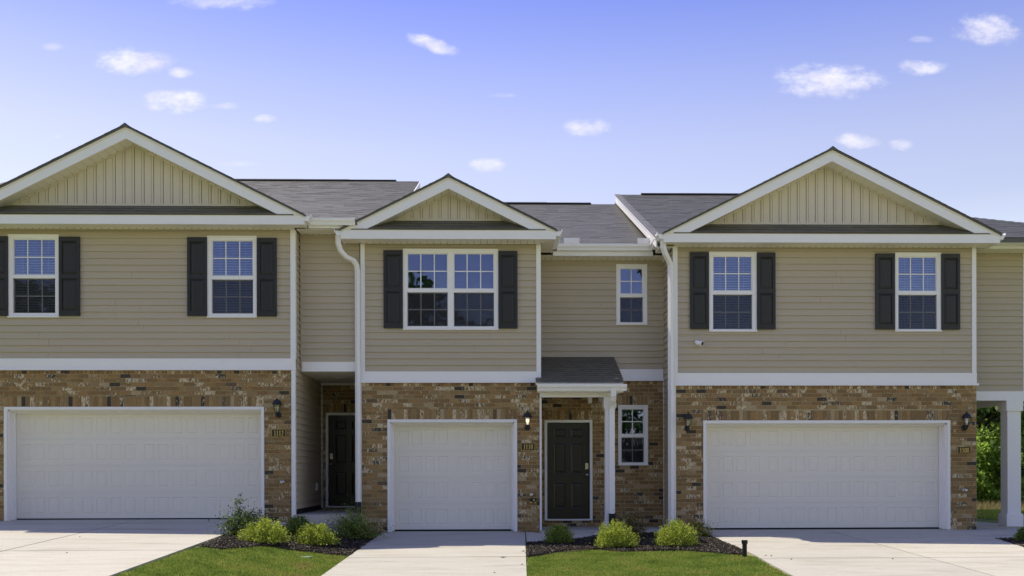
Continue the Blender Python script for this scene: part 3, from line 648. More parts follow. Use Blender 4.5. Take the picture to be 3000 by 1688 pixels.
def gutter(root, mp, u0, u1, d0, ztop, name='gutter'):
    """K-style gutter; d0 = fascia face"""
    prof = [(d0, ztop-.13), (d0+.075, ztop-.13), (d0+.09, ztop-.085), (d0+.12, ztop-.05), (d0+.125, ztop), (d0+.112, ztop), (d0+.108, ztop-.035), (d0+.012, ztop-.035), (d0+.012, ztop-.01), (d0, ztop-.01)]
    return MB().extr(mp, prof, u0, u1).build(name, TRIM, root)
def soffit_run(root, x0, x1, y0, y1, z, axis='x', pitch=.132):
    if axis == 'x':
        n = max(1, round((x1-x0)/pitch)); p = (x1-x0)/n
        for k in range(n): ubox('soffit_panel', SOFF, x0+k*p+.0028, x0+(k+1)*p-.0028, y0, y1, z, z+.012, root)
        m = MB()
        for k in range(n+1): m.box(x0+k*p-.008, x0+k*p+.008, y1-.03, y1-.012, z-.006, z+.001)
        m.build('seam_end_marks', RUBB, root, kind='stuff')  # dark blocks standing in for the ends of the panel seams
        MB().box(x0, x1, y1-.012, y1, z-.014, z+.004).build('trim_channel', SOFF, root)
    else:
        n = max(1, round((y1-y0)/pitch)); p = (y1-y0)/n
        for k in range(n): ubox('soffit_panel', SOFF, x0, x1, y0+k*p+.0028, y0+(k+1)*p-.0028, z, z+.012, root)
def shingles(root, P, s0, s1, lim, e=.14, wmin=.18, wmax=.34, as_parts=True, th=.009):
    """P(x,s,n) maps to world; lim(s)->(x0,x1)"""
    m = MB(); k = 0; s = s0
    while s < s1-.01:
        st = min(s+e*1.25, s1+.0); a, b = lim(s+e*.5); x = a-random.uniform(0, wmin)
        while x < b:
            w = random.uniform(wmin, wmax); p, q = max(x, a), min(x+w, b)
            if q-p > .02:
                t = th*random.choice((.85, 1, 1, 1.25)); jj = random.uniform(-.004, .004)
                vs = [P(p+.0015,s+jj,0),P(q-.0015,s+jj,0),P(q-.0015,st,0),P(p+.0015,st,0),P(p+.0015,s+jj,t+.004),P(q-.0015,s+jj,t+.004),P(q-.0015,st,.003),P(p+.0015,st,.003)]
                if as_parts: MB().hexa(vs).build('shingle', SHIN, root)
                else: m.add(vs, [(4,5,6,7),(0,1,5,4),(1,2,6,5),(3,0,4,7)])
            x += w
        s += e
    if m.v: m.build('shingle_course', SHIN, root, kind='stuff')
def slope_map(Ye, ze, p):
    c = 1/math.sqrt(1+p*p); sn = p*c
    return (lambda x, s, n: (x, Ye+s*c-n*sn, ze+s*sn+n*c)), c
def gable(root, Y0, xa, half, zf, sl, zpt, yback, yside, bx):
    """front-facing gable: fascia, rakes, board-and-batten triangle, pent strip. zf fascia top, bx wall edges"""
    oh = .40; Yf = Y0-oh; xl_, xr_ = xa-half, xa+half; mp = front(Yf); zt = zf+sl*half
    FT = .18; RH = .215; zi = zt-.03-RH      # inner (lower) edge of rake board at apex
    MB().mbox(mp, xl_, xr_, -.03, .0, zf-FT, zf).build('fascia', TRIM, root)
    MB().mbox(mp, xl_, xr_, 0, .008, zf-.018, zf+.004).build('drip_edge', SOFF, root)
    for sg in (-1, 1):
        xe = xa+sg*half; xin = xa+sg*(zi-zf)/sl
        poly = [(xa, zt-.03), (xe, zf+.0), (xin, zf+.002), (xa, zi)]
        MB().prism(mp, poly, -.028, .001).build('rake_board', TRIM, root)
        up = lambda x, o: zt-o-sl*abs(x-xa)
        MB().prism(mp, [(xa, up(xa,.026)), (xe, up(xe,.026)), (xe, up(xe,.058)), (xa, up(xa,.072))], .001, .014).build('rake_moulding', SOFF, root)
        # roof slope
        m = MB(); e2 = xa+sg*(half+.03)
        m.add([(xa, Yf-.035, zt+.012), (e2, Yf-.035, up(e2,-.012)), (e2, yback, up(e2,-.012)), (xa, yback, zt+.012), (xa, Yf-.035, zt-.022), (e2, Yf-.035, up(e2,.022)), (e2, yback, up(e2,.022)), (xa, yback, zt-.022)],
              [(0,1,2,3),(7,6,5,4),(0,4,5,1),(1,5,6,2),(2,6,7,3),(3,7,4,0)])
        m.build('roof_slope', SHIN, root)
        # shingle edges stepping down the rake
        m = MB(); q = 0; L_ = half*math.sqrt(1+sl*sl); cc = 1/math.sqrt(1+sl*sl)
        while q < L_-.05:
            xx0 = xa+sg*q*cc; xx1 = xa+sg*min(q+.15, L_)*cc; tt = .004+random.uniform(0, .006)
            m.hexa([(xx0, Yf-.05-random.uniform(0,.012), up(xx0,-.012)), (xx1, Yf-.05, up(xx1,-.012)), (xx1, Yf+.3, up(xx1,-.012)), (xx0, Yf+.3, up(xx0,-.012)), (xx0, Yf-.05, up(xx0,-.012-.003)), (xx1, Yf-.05, up(xx1,-.012-tt)), (xx1, Yf+.3, up(xx1,-.012-tt)), (xx0, Yf+.3, up(xx0,-.012-.003))]); q += .14
        m.build('edge_shingles', SHIN, root, kind='stuff')
        # raking soffit
        zs = zi+.02; n = int(((zs-zf)/sl)/.14); span = (zs-zf)/sl-.02; p = span/n
        for k in range(n):
            a_, b_ = xa+sg*(k*p+.003), xa+sg*((k+1)*p-.003); za, zb = zs-sl*abs(a_-xa), zs-sl*abs(b_-xa)
            MB().hexa([(a_, Yf+.028, za), (b_, Yf+.028, zb), (b_, Y0+.0, zb), (a_, Y0+.0, za), (a_, Yf+.028, za+.01), (b_, Yf+.028, zb+.01), (b_, Y0, zb+.01), (a_, Y0, za+.01)]).build('soffit_panel', SOFF, root)
        m = MB()
        for k in range(1, n): xx = xa+sg*k*p; m.box(xx-.008, xx+.008, Y0-.035, Y0-.02, zs-sl*abs(xx-xa)-.006, zs-sl*abs(xx-xa)+.001)
        m.build('seam_end_marks', RUBB, root, kind='stuff')  # dark blocks where the raking panel seams end at the wall
        MB().prism(front(Y0), [(xa, zs-.002), (xa+sg*(zs-zpt)/sl, zpt+.0), (xa+sg*(zs-zpt)/sl-sg*.06, zpt), (xa, zs-.034)], .012, .026).build('trim_channel', BATT, root)
        # boxed side eave: soffit, fascia
        wx = bx[0] if sg < 0 else bx[1]
        soffit_run(root, min(wx, xe)+.0, max(wx, xe), Yf+.03, yside, zf-FT+.012, 'y')
        MB().box(min(xe, xe-sg*.025), max(xe, xe-sg*.025), Yf+.031, yside, zf-FT, zf-.012).build('fascia', TRIM, root)
    # ridge cap
    m = MB(); y = Yf-.05
    while y < Yf+2.2:
        m.add([(xa-.11, y, zt-.11*sl+.016), (xa, y, zt+.042), (xa+.11, y, zt-.11*sl+.016), (xa-.11, y+.3, zt-.11*sl+.006), (xa, y+.3, zt+.024), (xa+.11, y+.3, zt-.11*sl+.006)], [(0,1,4,3),(1,2,5,4),(0,2,1)]); y += .15
    m.build('ridge_cap', SHIN, root)
    soffit_run(root, bx[0]-.0, bx[1], Yf+.03, Y0-.012, zf-FT+.006)
    # triangle wall and its boards
    zs = zi+.02; hw = (zs-zpt)/sl; g0 = front(Y0)
    MB().prism(g0, [(xa-half+.2, zf-.1), (xa+half-.2, zf-.1), (xa+(zs+.02-zf)/sl, zf+.01), (xa, zs+.01), (xa-(zs+.02-zf)/sl, zf+.01)], -.12, -.012).build('gable_wall', SHEL, root)
    pitch = .1835; k0 = -int(hw/pitch)-1
    for k in range(k0, -k0+1):
        a_, b_ = xa+k*pitch+.028, xa+(k+1)*pitch-.028; a_, b_ = max(a_, xa-hw+.02), min(b_, xa+hw-.02)
        if b_-a_ > .02:
            top = lambda x: zs-.004-sl*abs(x-xa)
            MB().prism(g0, [(a_, zpt), (b_, zpt), (b_, max(top(b_), zpt+.003)), (a_, max(top(a_), zpt+.003))], -.006, .003).build('gable_board', BATT, root)
        c_ = xa+k*pitch
        if abs(c_-xa) < hw-.03:
            t0, t1 = zs-.02-sl*abs(c_-.019-xa), zs-.02-sl*abs(c_+.019-xa)
            if min(t0, t1) > zpt+.01: MB().prism(g0, [(c_-.019, zpt), (c_+.019, zpt), (c_+.019, t1), (c_-.019, t0)], .0, .013).build('batten', BATT, root)
    MB().mbox(g0, xa-hw-.02, xa+hw+.02, 0, .02, zpt-.006, zpt+.035).build('trim_channel', BATT, root)
    # pent roof strip
    pr = (zpt-.012-zf-.012)/oh; P, c = slope_map(Yf-.02, zf+.008, pr); S = (oh+.0)/c
    m = MB().add([P(xl_+.2,0,-.004), P(xr_-.2,0,-.004), P(xr_-.2-.3,S,-.004), P(xl_+.2+.3,S,-.004), P(xl_+.2,0,-.02), P(xr_-.2,0,-.02), P(xr_-.5,S,-.02), P(xl_+.5,S,-.02)], [(0,1,2,3),(7,6,5,4),(0,4,5,1),(1,5,6,2),(2,6,7,3),(3,7,4,0)]); m.build('roof_deck', SHIN, root)
    shingles(root, P, 0, S, lambda s: (xa-(zi-(zf+s*c*pr))/sl-.03, xa+(zi-(zf+s*c*pr))/sl+.03), e=.155, wmin=.22, wmax=.40)
def main_roof(root, x0, x1, Ye, ze, p, Yr, hip=False, cut=None):
    P, c = slope_map(Ye, ze, p); S = (Yr-Ye)/c; zr = ze+p*(Yr-Ye)
    xr = lambda s: min(x1, cut[0]+cut[1]*s*c) if cut else x1-(s*c if hip else 0)
    T = .10; m = MB()
    x1r = x1-(Yr-Ye if hip else 0)
    if cut:
        dy = (x1-cut[0])/cut[1]; q = [(x0,Ye,ze),(cut[0],Ye,ze),(x1,Ye+dy,ze+p*dy),(x1,Yr,zr),(x0,Yr,zr)]
        m.add([(a,b,z-T) for a,b,z in q]+q, [(4,3,2,1,0),(5,6,7,8,9)]+[(i,(i+1)%5,(i+1)%5+5,i+5) for i in range(5)])
    else: m.hexa([(x0,Ye,ze-T),(x1,Ye,ze-T),(x1r,Yr,zr-T),(x0,Yr,zr-T),(x0,Ye,ze),(x1,Ye,ze),(x1r,Yr,zr),(x0,Yr,zr)])
    Yb = 2*Yr-Ye
    m.hexa([(x0,Yr,zr-T),(x1r,Yr,zr-T),(x1,Yb,ze-T),(x0,Yb,ze-T),(x0,Yr,zr),(x1r,Yr,zr),(x1,Yb,ze),(x0,Yb,ze)])
    if hip: m.add([(x1,Ye,ze),(x1r,Yr,zr),(x1,Yb,ze)], [(0,1,2)])
    m.build('roof', SHIN, root)
    shingles(root, P, -.02, S-.01, lambda s: (x0, xr(max(s, 0))), e=.142, wmin=.2, wmax=.36, as_parts=False, th=.009)
    return zr
def ridge_vent(root, x0, x1, Yr, zr):
    n = max(1, round((x1-x0)/1.2)); p = (x1-x0)/n
    for k in range(n):
        j = random.uniform(-.008, .008)
        MB().extr(lambda u, d, z: (u, Yr-d, z), [(-.15, zr-.03), (.15, zr-.03), (.15, zr-.005), (0, zr+.05+j), (-.15, zr-.005)], x0+k*p+.003, x0+(k+1)*p).build('ridge_vent', RUBB, root)
def corner_post(root, x0, x1, Y, z0, z1, side=0, ret=.09):
    m = MB().box(x0, x1, Y-.022, Y+.02, z0, z1)
    if side: xx = x1 if side > 0 else x0; m.box(min(xx, xx-side*.02), max(xx, xx-side*.02), Y+.02, Y+ret, z0, z1)
    return m.build('corner_trim', TRIM, root)
def shell(root, x0, x1, Y, yb, z0, z1):
    """rooms and rear of the house"""
    MB().box(x0, x1, yb-.15, yb, z0, z1).box(x0, x0+.04, Y+.3, yb-.15, z0, z1).box(x1-.04, x1, Y+.3, yb-.15, z0, z1).build('rear_wall', SHEL, root)
    zm = 3.05
    MB().box(x0+.04, x1-.04, Y+.3, yb-.15, zm, zm+.25).box(x0+.04, x1-.04, Y+.3, yb-.15, z1-.02, z1).box(x0+.05, x1-.05, Y+3.2, Y+3.3, zm+.25, z1-.02).box(x0+.05, x1-.05, Y+3.2, Y+3.3, z0, zm).build('room', ROOM, root)
# ------------------------------------------------------------ house 1112 (left)
YL = 19.26
H1 = thing('townhouse', 'left townhouse numbered 1112, tan siding over brown brick, double garage and deeply recessed front door', 'townhouse', (-6.9, YL, .26))
a1, h1, zf1 = -6.90, 3.36, 6.066
wl1, wr1 = a1-3.11, -3.79
f1 = front(YL); fs1 = front(YL+.03)
gx0, gx1, gt, fl1 = -9.38, -4.398, 2.456, .262
w1 = rect(25.5,174,687.7,929,YL+.03); w2 = rect(608,753,692,929.7,YL+.03)
def sash_px(Y, gx, up, lo):
    a = rect(gx[0], gx[1], up[0], up[1], Y); b = rect(gx[0], gx[1], lo[0], lo[1], Y); return (a[0], a[1], b[2], b[3], a[2], a[3])
s1 = sash_px(YL+.03, (39,163), (700.6,806.5), (816,918)); s2 = sash_px(YL+.03, (621,742), (704.5,809.5), (819.5,919.5))
def inset(r, e=.03): return (r[0]+e, r[1]-e, r[2]+e, r[3]-e)
acc = []
gh = (gx0+.02, gx1-.02, 0, gt-.02)
backing(H1, f1, wl1, wr1-.02, .0, 3.1, [gh], .2, MORT, 'mortar_wall')
brick_area(H1, f1, wl1, wr1-.075, .12, 3.158, [(gx0, gx1, 0, gt)], [(gx0, gx1, gt)], acc=acc)
backing(H1, fs1, wl1, wr1-.02, 3.1, 6.0, [inset(w1), inset(w2)], .17, SHEL)
siding(H1, fs1, wl1, wr1-.09, 3.385, 5.89, [inset(w1), inset(w2)])
MB().mbox(f1, wl1, wr1, -.02, .015, 3.205, 3.388).build('band_board', TRIM, H1)
MB().mbox(f1, wl1, wr1+.01, -.02, .04, 3.160, 3.203).build('drip_ledge', TRIM, H1)
corner_post(H1, wr1-.098, wr1, YL+.02, 3.388, 5.885, 1)
corner_post(H1, wr1-.078, wr1+.0, YL-.012, .15, 3.158, 1, .06)
garage(H1, YL, gx0, gx1, gt, fl1, 4, 1.25)
window(H1, YL+.03, w1, [s1], 3, blind=True, label='window with white blinds between dark shutters above the left side of the garage')
window(H1, YL+.03, w2, [s2], 3, blind=True)
for p0, p1, q0, q1 in ((-33,25,693,926),(174.5,235,694.6,925.8),(549.6,607.5,696,926.5),(754,811,697.8,927.5)):
    r_ = rect(p0, p1, q0, q1, YL); shutter(H1, YL+.01, *r_)
gable(H1, YL, a1, h1, zf1, .5, 6.339, 24.0, 19.17, (wl1, wr1))
YG = 19.66; fg = front(YG)      # upstairs wall over the recessed porch
gxa, gxb = -3.77, -2.60
backing(H1, fg, gxa, gxb, 3.2, 6.0, [], .15, SHEL)
siding(H1, fg, gxa+.035, gxb, 3.37, 5.9)
MB().mbox(fg, gxa+.0, gxa+.035, -.01, .02, 3.17, 5.9).build('corner_trim', SIDE, H1)
MB().mbox(fg, gxa+.03, gxb+.02, -.03, .02, 3.178, 3.37).build('band_board', TRIM, H1)
siding(H1, facex(-3.80, 1), YL+.09, YG, 3.2, 5.88)
MB().box(-3.95, -3.808, YL+.06, 22.3, 0, 6.0).build('side_wall', SHEL, H1)
PBY = 22.2                       # porch back wall
siding(H1, facex(-3.80, 1), YL+.05, PBY-.08, .47, 3.2)
MB().box(-3.805, -3.79, YL+.05, PBY, .2, .465).build('foundation_strip', RUBB, H1)
MB().box(-3.86, -3.765, PBY-.08, PBY-.03, .40, 3.17).build('corner_trim', TRIM, H1)
soffit_run(H1, -3.79, -2.56, YG+.02, PBY-.01, 3.178, 'y', .3)
MB().box(-3.79, -2.56, PBY-.05, PBY-.012, 3.135, 3.177).build('trim_channel', TRIM, H1)
fp = front(PBY); dx0, dx1, dz0, dz1 = -3.645, -2.735, .44, 2.465
backing(H1, fp, -3.8, -2.5, .2, 3.2, [(dx0, dx1, dz0-.03, dz1)], .2, MORT, 'mortar_wall')
MB().box(dx0-.1, dx1+.1, PBY+.2, PBY+.24, .2, 2.8).build('inner_wall', ROOM, H1)
brick_area(H1, fp, -3.765, -2.56, .24, 3.13, [(dx0-.055, dx1+.055, dz0-.037, dz1+.055)], [(dx0-.055, dx1+.055, dz1+.055)], False, acc)
entry_door(H1, PBY, dx0, dx1, dz0, dz1, True)
MB().box(-3.79, -2.56, 18.95, PBY, .0, .365).build('porch_slab', CONC, H1)
MB().lathe(at(994,1109,21.0)[0:1]+(20.9, 3.166), [(.075,.012),(.085,.0),(.06,-.006),(.0,-.004)], 16).build('ceiling_light', TRIM, H1)
emit_bricks(H1, acc, None)
# recessed eave between the gables, main roof
zr1 = main_roof(H1, -12.2, -1.86, 19.17, 6.056, .41, 25.7, cut=(-2.60, .82))
ridge_vent(H1, -12.2, -2.45, 25.7, zr1)
MB().box(-3.53, -2.66, 19.20, 19.22, 5.90, 6.045).build('fascia', TRIM, H1)
gutter(H1, front(19.20), -3.50, -2.62, .0, 6.075)
soffit_run(H1, -3.77, -2.62, 19.23, YG-.002, 5.885)
MB().add([(-1.86,20.1,6.3),(-1.86,25.7,zr1-.09),(-1.86,32,6.1),(-1.86,32,5.6),(-1.86,20.1,5.6),(-1.90,20.1,6.3),(-1.90,25.7,zr1-.09),(-1.90,32,6.1),(-1.90,32,5.6),(-1.90,20.1,5.6)],
         [(0,1,2,3,4),(9,8,7,6,5),(0,5,6,1),(1,6,7,2),(2,7,8,3),(3,8,9,4),(4,9,5,0)]).build('party_wall', TRIM, H1)
m = MB().hexa([(-1.86,20.05,6.22),(-1.83,20.05,6.22),(-1.83,25.7,zr1-.2),(-1.86,25.7,zr1-.2),(-1.86,20.05,6.40),(-1.83,20.05,6.40),(-1.83,25.7,zr1-.01),(-1.86,25.7,zr1-.01)]); m.build('rake_board', TRIM, H1)
shell(H1, wl1, -2.62, YL, 31.5, .0, 6.0) if False else shell(H1, wl1, -3.96, YL, 31.5, .0, 6.0)
# ------------------------------------------------------------ house 1110 (middle)
YC = 19.6
H2 = thing('townhouse', 'middle townhouse numbered 1110, narrow gable, single garage and black front door under a small canopy', 'townhouse', (.5, YC, 0))
a2, h2, zf2 = -.823, 2.085, 5.88; wl2, wr2 = -2.58, .985
f2 = front(YC); fs2 = front(YC+.03)
gx0, gx1, gt = -2.054, .509, 2.225
ow = rect(1180.9,1459.7,730,965.7,YC+.03); sA = sash_px(YC+.03, (1193,1312), (742.5,846.5), (857,956.5)); sB = sash_px(YC+.03, (1329,1447.5), (742.5,847.5), (857.5,957))
acc = []
backing(H2, f2, wl2+.02, wr2, -.1, 2.9, [(gx0+.02, gx1-.02, -.1, gt-.02)], .2, MORT, 'mortar_wall')
brick_area(H2, f2, wl2+.02, wr2-.03, -.06, 2.945, [(gx0, gx1, -.1, gt)], [(gx0, gx1, gt)], acc=acc)
backing(H2, fs2, wl2+.02, wr2, 2.9, 5.8, [inset(ow)], .17, SHEL)
siding(H2, fs2, wl2+.08, wr2-.08, 3.17, 5.695, [inset(ow)])
MB().mbox(f2, wl2, wr2, -.02, .015, 2.992, 3.173).build('band_board', TRIM, H2)
MB().mbox(f2, wl2-.01, wr2+.01, -.02, .04, 2.947, 2.990).build('drip_ledge', TRIM, H2)
corner_post(H2, wl2, wl2+.085, YC+.02, 3.173, 5.69, -1); corner_post(H2, wr2-.09, wr2, YC+.02, 3.173, 5.69, 1)
corner_post(H2, wr2-.03, wr2+.008, YC+.005, -.03, 2.945, 0)
corner_post(H2, wl2-.10, wl2+.02, YC+.035, .2, 2.945, 0)
garage(H2, YC, gx0, gx1, gt, .003, 2, 1.25)
window(H2, YC+.03, ow, [sA, sB], 3)
for p0, p1, q0, q1 in ((1124,1180,734,962),(1460.5,1516,736,962.5)): shutter(H2, YC+.01, *rect(p0, p1, q0, q1, YC))
gable(H2, YC, a2, h2, zf2, .5, 6.154, 22.6, 20.42, (wl2, wr2))
YD = 20.85; fd = front(YD); fds = front(YD+.0)
uw = rect(1805,1895.5,775,951,YD); us = sash_px(YD, (1816,1883), (786.5,862), (871.5,945))
lw = rect(1811,1898,1187,1362,YD); ls = sash_px(YD, (1820,1886.5), (1197.5,1273), (1281.6,1355.5))
X0, X1 = wr2, 3.66
backing(H2, fds, X0-.05, X1, 3.1, 5.8, [inset(uw)], .15, SHEL)
siding(H2, fds, X0+.0, X1-.035, 3.345, 5.68, [inset(uw)])
MB().mbox(fds, X1-.035, X1, -.01, .022, 3.10, 5.68).build('corner_trim', SIDE, H2)
MB().mbox(fd, X0+.02, X1-.035, -.01, .028, 3.153, 3.347).build('band_board', TRIM, H2)
MB().mbox(fd, X0+.02, X1, -.01, .055, 3.10, 3.150).build('drip_ledge', TRIM, H2)
d0, d1 = at(1603,1380,YD)[0], at(1728,1380,YD)[0]; dz0, dz1 = .195, 2.225
backing(H2, fd, X0-.05, X1, -.1, 3.1, [(d0, d1, dz0-.03, dz1), inset(lw)], .2, MORT, 'mortar_wall')
MB().box(d0-.2, d1+.2, YD+.22, YD+.26, 0, 2.6).build('inner_wall', ROOM, H2)
brick_area(H2, fd, X0+.0, X1-.03, .03, 3.098, [(d0-.055, d1+.055, dz0-.037, dz1+.055), (lw[0], lw[1], lw[2], lw[3])], [(d0-.055, d1+.055, dz1+.055), (lw[0], lw[1], lw[3])], acc=acc)
MB().mbox(fd, X1-.03, X1+.012, -.02, .016, .03, 3.098).build('corner_trim', TRIM, H2)
entry_door(H2, YD, d0, d1, dz0, dz1)
window(H2, YD, uw, [us], 2); window(H2, YD+.01, lw, [ls], 2, label='small ground floor window set in the brick beside the front door')
emit_bricks(H2, acc, None)
MB().box(X0-.02, 3.7, 19.28, YD, -.3, .03).build('porch_slab', CONC, H2)
MB().box(wl2, wl2+.02, YC+.06, 22.3, -.1, 5.8).box(wr2-.02, wr2, YC+.06, YD, -.1, 5.8).build('side_wall', SIDE, H2)
# canopy over the door
can = .455; Yce, zce = 19.25, 2.93
P, c = slope_map(Yce, zce, (3.60-2.93)/(YD-Yce)); S = (YD-Yce)/c
cx0 = X0+.003; cx1 = 2.575
MB().hexa([P(cx0,.30/c,-.06), P(cx1,.0,-.06), P(cx1,S,-.06), P(cx0,S,-.06), P(cx0,.30/c,-.002), P(cx1,0,-.002), P(cx1,S,-.002), P(cx0,S,-.002)]).build('canopy_deck', TRIM, H2)
MB().hexa([P(cx0-.12,0,-.06), P(cx1,.0,-.06), P(cx1,.29/c,-.06), P(cx0-.12,.29/c,-.06), P(cx0-.12,0,-.002), P(cx1,0,-.002), P(cx1,.29/c,-.002), P(cx0-.12,.29/c,-.002)]).build('canopy_deck', TRIM, H2)
shingles(H2, P, -.03, S, lambda s: (cx0-.12 if s < .27 else cx0, cx1+.02), e=.142, wmin=.2, wmax=.34)
MB().box(cx0-.09, cx1, Yce+.005, Yce+.03, zce-.20, zce-.03).build('fascia', TRIM, H2)
gutter(H2, front(Yce), cx0-.095, cx1+.055, .0, 2.882)
soffit_run(H2, cx0, 2.42, Yce+.03, 19.50, 2.735, 'x', .12)
MB().box(cx0, 2.40, 19.46, 19.62, 2.655, 2.80).box(2.26, 2.40, 19.62, YD, 2.655, 2.80).box(cx0+.0, 2.26, 19.62, YD, 2.76, 2.80).build('canopy_beam', TRIM, H2)
MB().add([(cx1-.03,Yce+.01,zce-.05),(cx1-.03,Yce+.01,2.74),(cx1-.03,YD,2.74),(cx1-.03,YD,3.55),(2.3,Yce+.01,zce-.05),(2.3,Yce+.01,2.74),(2.3,YD,2.74),(2.3,YD,3.55)],
         [(0,1,2,3),(7,6,5,4),(0,4,5,1),(1,5,6,2),(2,6,7,3),(3,7,4,0)]).build('canopy_side', TRIM, H2)
pm = MB().box(2.245, 2.425, 19.46, 19.64, .02, 2.66).box(2.215, 2.455, 19.43, 19.67, 2.46, 2.657).box(2.225, 2.445, 19.44, 19.66, 2.425, 2.46).box(2.225, 2.445, 19.44, 19.66, .022, .20)
pm.build('porch_post', TRIM, H2)
MB().rtube([(2.37,19.17,2.77),(2.37,19.18,2.66),(2.37,19.24,2.58),(2.37,19.36,2.50),(2.37,19.415,2.42),(2.37,19.425,2.30),(2.37,19.425,.32)], .105, .06, (1,0,0)).build('downspout', TRIM, H2)
MB().rtube([(2.37,19.425,.36),(2.37,19.425,.14),(2.37,19.38,.06),(2.37,19.25,.0)], .125, .085, (1,0,0)).build('downspout_boot', RUBB, H2)
MB().box(2.02, 2.10, 20.6, 20.78, 2.62, 2.74).build('sensor_box', TRIM, H2)
zr2 = main_roof(H2, -2.6, 3.36, 20.45, 5.853, .43, 26.0)
ridge_vent(H2, -2.0, 2.62, 26.0, zr2)
MB().box(1.28, 3.36, 20.47, 20.50, 5.66, 5.845).build('fascia', TRIM, H2)
gutter(H2, front(20.47), 1.36, 3.33, .0, 5.885)
soffit_run(H2, X0+.02, X1-.02, 20.50, YD-.002, 5.668)
gutter(H2, facex(1.262, 1), 19.19, 20.35, .0, 5.89)
gutter(H1, facex(-3.538, 1), 18.85, 19.19, .0, 6.08)
m = MB().box(1.50, 1.82, 20.335, 20.342, 5.885, 6.0).box(3.02, 3.33, 20.335, 20.342, 5.885, 6.0); m.build('splash_guard', TRIM, H2)
gutter(H2, facex(-2.91, -1), 19.19, 19.62, .0, 5.89)
MB().rtube([(-2.965,19.26,5.78),(-2.965,19.28,5.62),(-2.93,19.33,5.50),(-2.84,19.42,5.40),(-2.70,19.52,5.34),(-2.645,19.545,5.26),(-2.632,19.55,5.15),(-2.628,19.555,.50)], .072, .085, (.8,.6,0)).build('downspout', TRIM, H2)
MB().rtube([(-2.628,19.55,.60),(-2.628,19.55,.30),(-2.67,19.50,.16),(-2.80,19.40,.08)], .10, .11, (0,1,0)).build('downspout_boot', RUBB, H2)
shell(H2, wl2+.02, 3.6, YD, 31.5, -.1, 5.8)
# ------------------------------------------------------------ house 1108 (right)
YR = 19.8
H3 = thing('townhouse', 'right townhouse numbered 1108 with double garage, wide gable and open side porch', 'townhouse', (6.75, YR, 0))
a3, h3, zf3 = 6.735, 3.345, 5.876; wl3, wr3 = 3.652, 9.80
f3 = front(YR); fs3 = front(YR+.03)
gx0, gx1, gt = 4.252, 9.257, 2.208
v1 = rect(2076.5,2216.3,738.6,971,YR+.03); v2 = rect(2620.6,2756,741,970.5,YR+.03)
t1 = sash_px(YR+.03, (2088,2203), (750.5,853), (863.6,965)); t2 = sash_px(YR+.03, (2630.5,2743.6), (752.5,854), (864.5,965))
acc = []
backing(H3, f3, wl3+.05, wr3-.0, -.1, 2.85, [(gx0+.02, gx1-.02, -.1, gt-.02)], .2, MORT, 'mortar_wall')
brick_area(H3, f3, wl3+.055, wr3-.003, -.03, 2.905, [(gx0, gx1, -.1, gt)], [(gx0, gx1, gt)], acc=acc)
# brick return round the right corner
brick_area(H3, facex(wr3-.012, 1), YR+.10, YR+.5, -.03, 2.6, [], (), False, acc)
emit_bricks(H3, acc, None)
backing(H3, fs3, wl3+.02, wr3-.02, 2.85, 5.8, [inset(v1), inset(v2)], .17, SHEL)
siding(H3, fs3, wl3+.08, wr3-.08, 3.159, 5.70, [inset(v1), inset(v2)])
MB().mbox(f3, wl3+.0, wr3-.0, -.02, .015, 2.955, 3.162).build('band_board', TRIM, H3)
MB().mbox(f3, wl3-.0, wr3+.03, -.02, .04, 2.908, 2.953).build('drip_ledge', TRIM, H3)
corner_post(H3, wl3, wl3+.09, YR+.02, 3.162, 5.695, -1); corner_post(H3, wr3-.085, wr3, YR+.02, 3.162, 5.695, 1)
corner_post(H3, wl3+.0, wl3+.05, YR+.01, -.02, 2.905, -1, .05)
garage(H3, YR, gx0, gx1, gt, .003, 4, 1.25)
window(H3, YR+.03, v1, [t1], 3, blind=True); window(H3, YR+.03, v2, [t2], 3, blind=True)
for p0, p1, q0, q1 in ((2021,2076,739.6,964.6),(2216.8,2271,741,965.5),(2564,2620.3,743.5,965.5),(2756.5,2811,744.5,966)): shutter(H3, YR+.01, *rect(p0, p1, q0, q1, YR))
gable(H3, YR, a3, h3, zf3, .5, 6.153, 24.2, 19.9, (wl3, wr3))
siding(H3, facex(wl3+.006, -1), YR+.08, YD, .12, 5.66, maxlen=9)
MB().box(wl3+.012, wl3+.15, YR+.05, YD+.2, -.1, 5.8).build('side_wall', SHEL, H3)
MB().rtube([(3.40,19.52,5.80),(3.41,19.53,5.62),(3.46,19.58,5.50),(3.54,19.68,5.40),(3.585,19.73,5.32),(3.592,19.745,5.20),(3.592,19.75,.10)], .078, .085, (.8,.6,0)).build('downspout', TRIM, H3)
gutter(H3, facex(3.388, -1), 19.39, 20.36, .0, 5.89)
MB().box(3.39, 3.64, 19.9, 20.36, 5.69, 5.70).box(3.39, 3.41, 19.9, 20.36, 5.70, 5.86).build('soffit', SOFF, H3)
zr3 = main_roof(H3, 3.30, 13.55, 19.62, 5.858, .413, 26.0, hip=True)
ridge_vent(H3, 3.95, 7.0, 26.0, zr3)
def rake3(zo0, zo1, x0, x1, mt, nm):
    MB().hexa([(x0,19.6,5.85+zo0),(x1,19.6,5.85+zo0),(x1,26,zr3+zo0),(x0,26,zr3+zo0),(x0,19.6,5.85+zo1),(x1,19.6,5.85+zo1),(x1,26,zr3+zo1),(x0,26,zr3+zo1)]).build(nm, mt, H3)
rake3(-.20, -.015, 3.275, 3.30, TRIM, 'rake_board'); rake3(-.06, -.016, 3.262, 3.274, TRIM, 'rake_moulding'); rake3(-.012, .012, 3.255, 3.40, SHIN, 'edge_shingles')
rake3(-.214, -.203, 3.275, 3.66, SOFF, 'soffit')
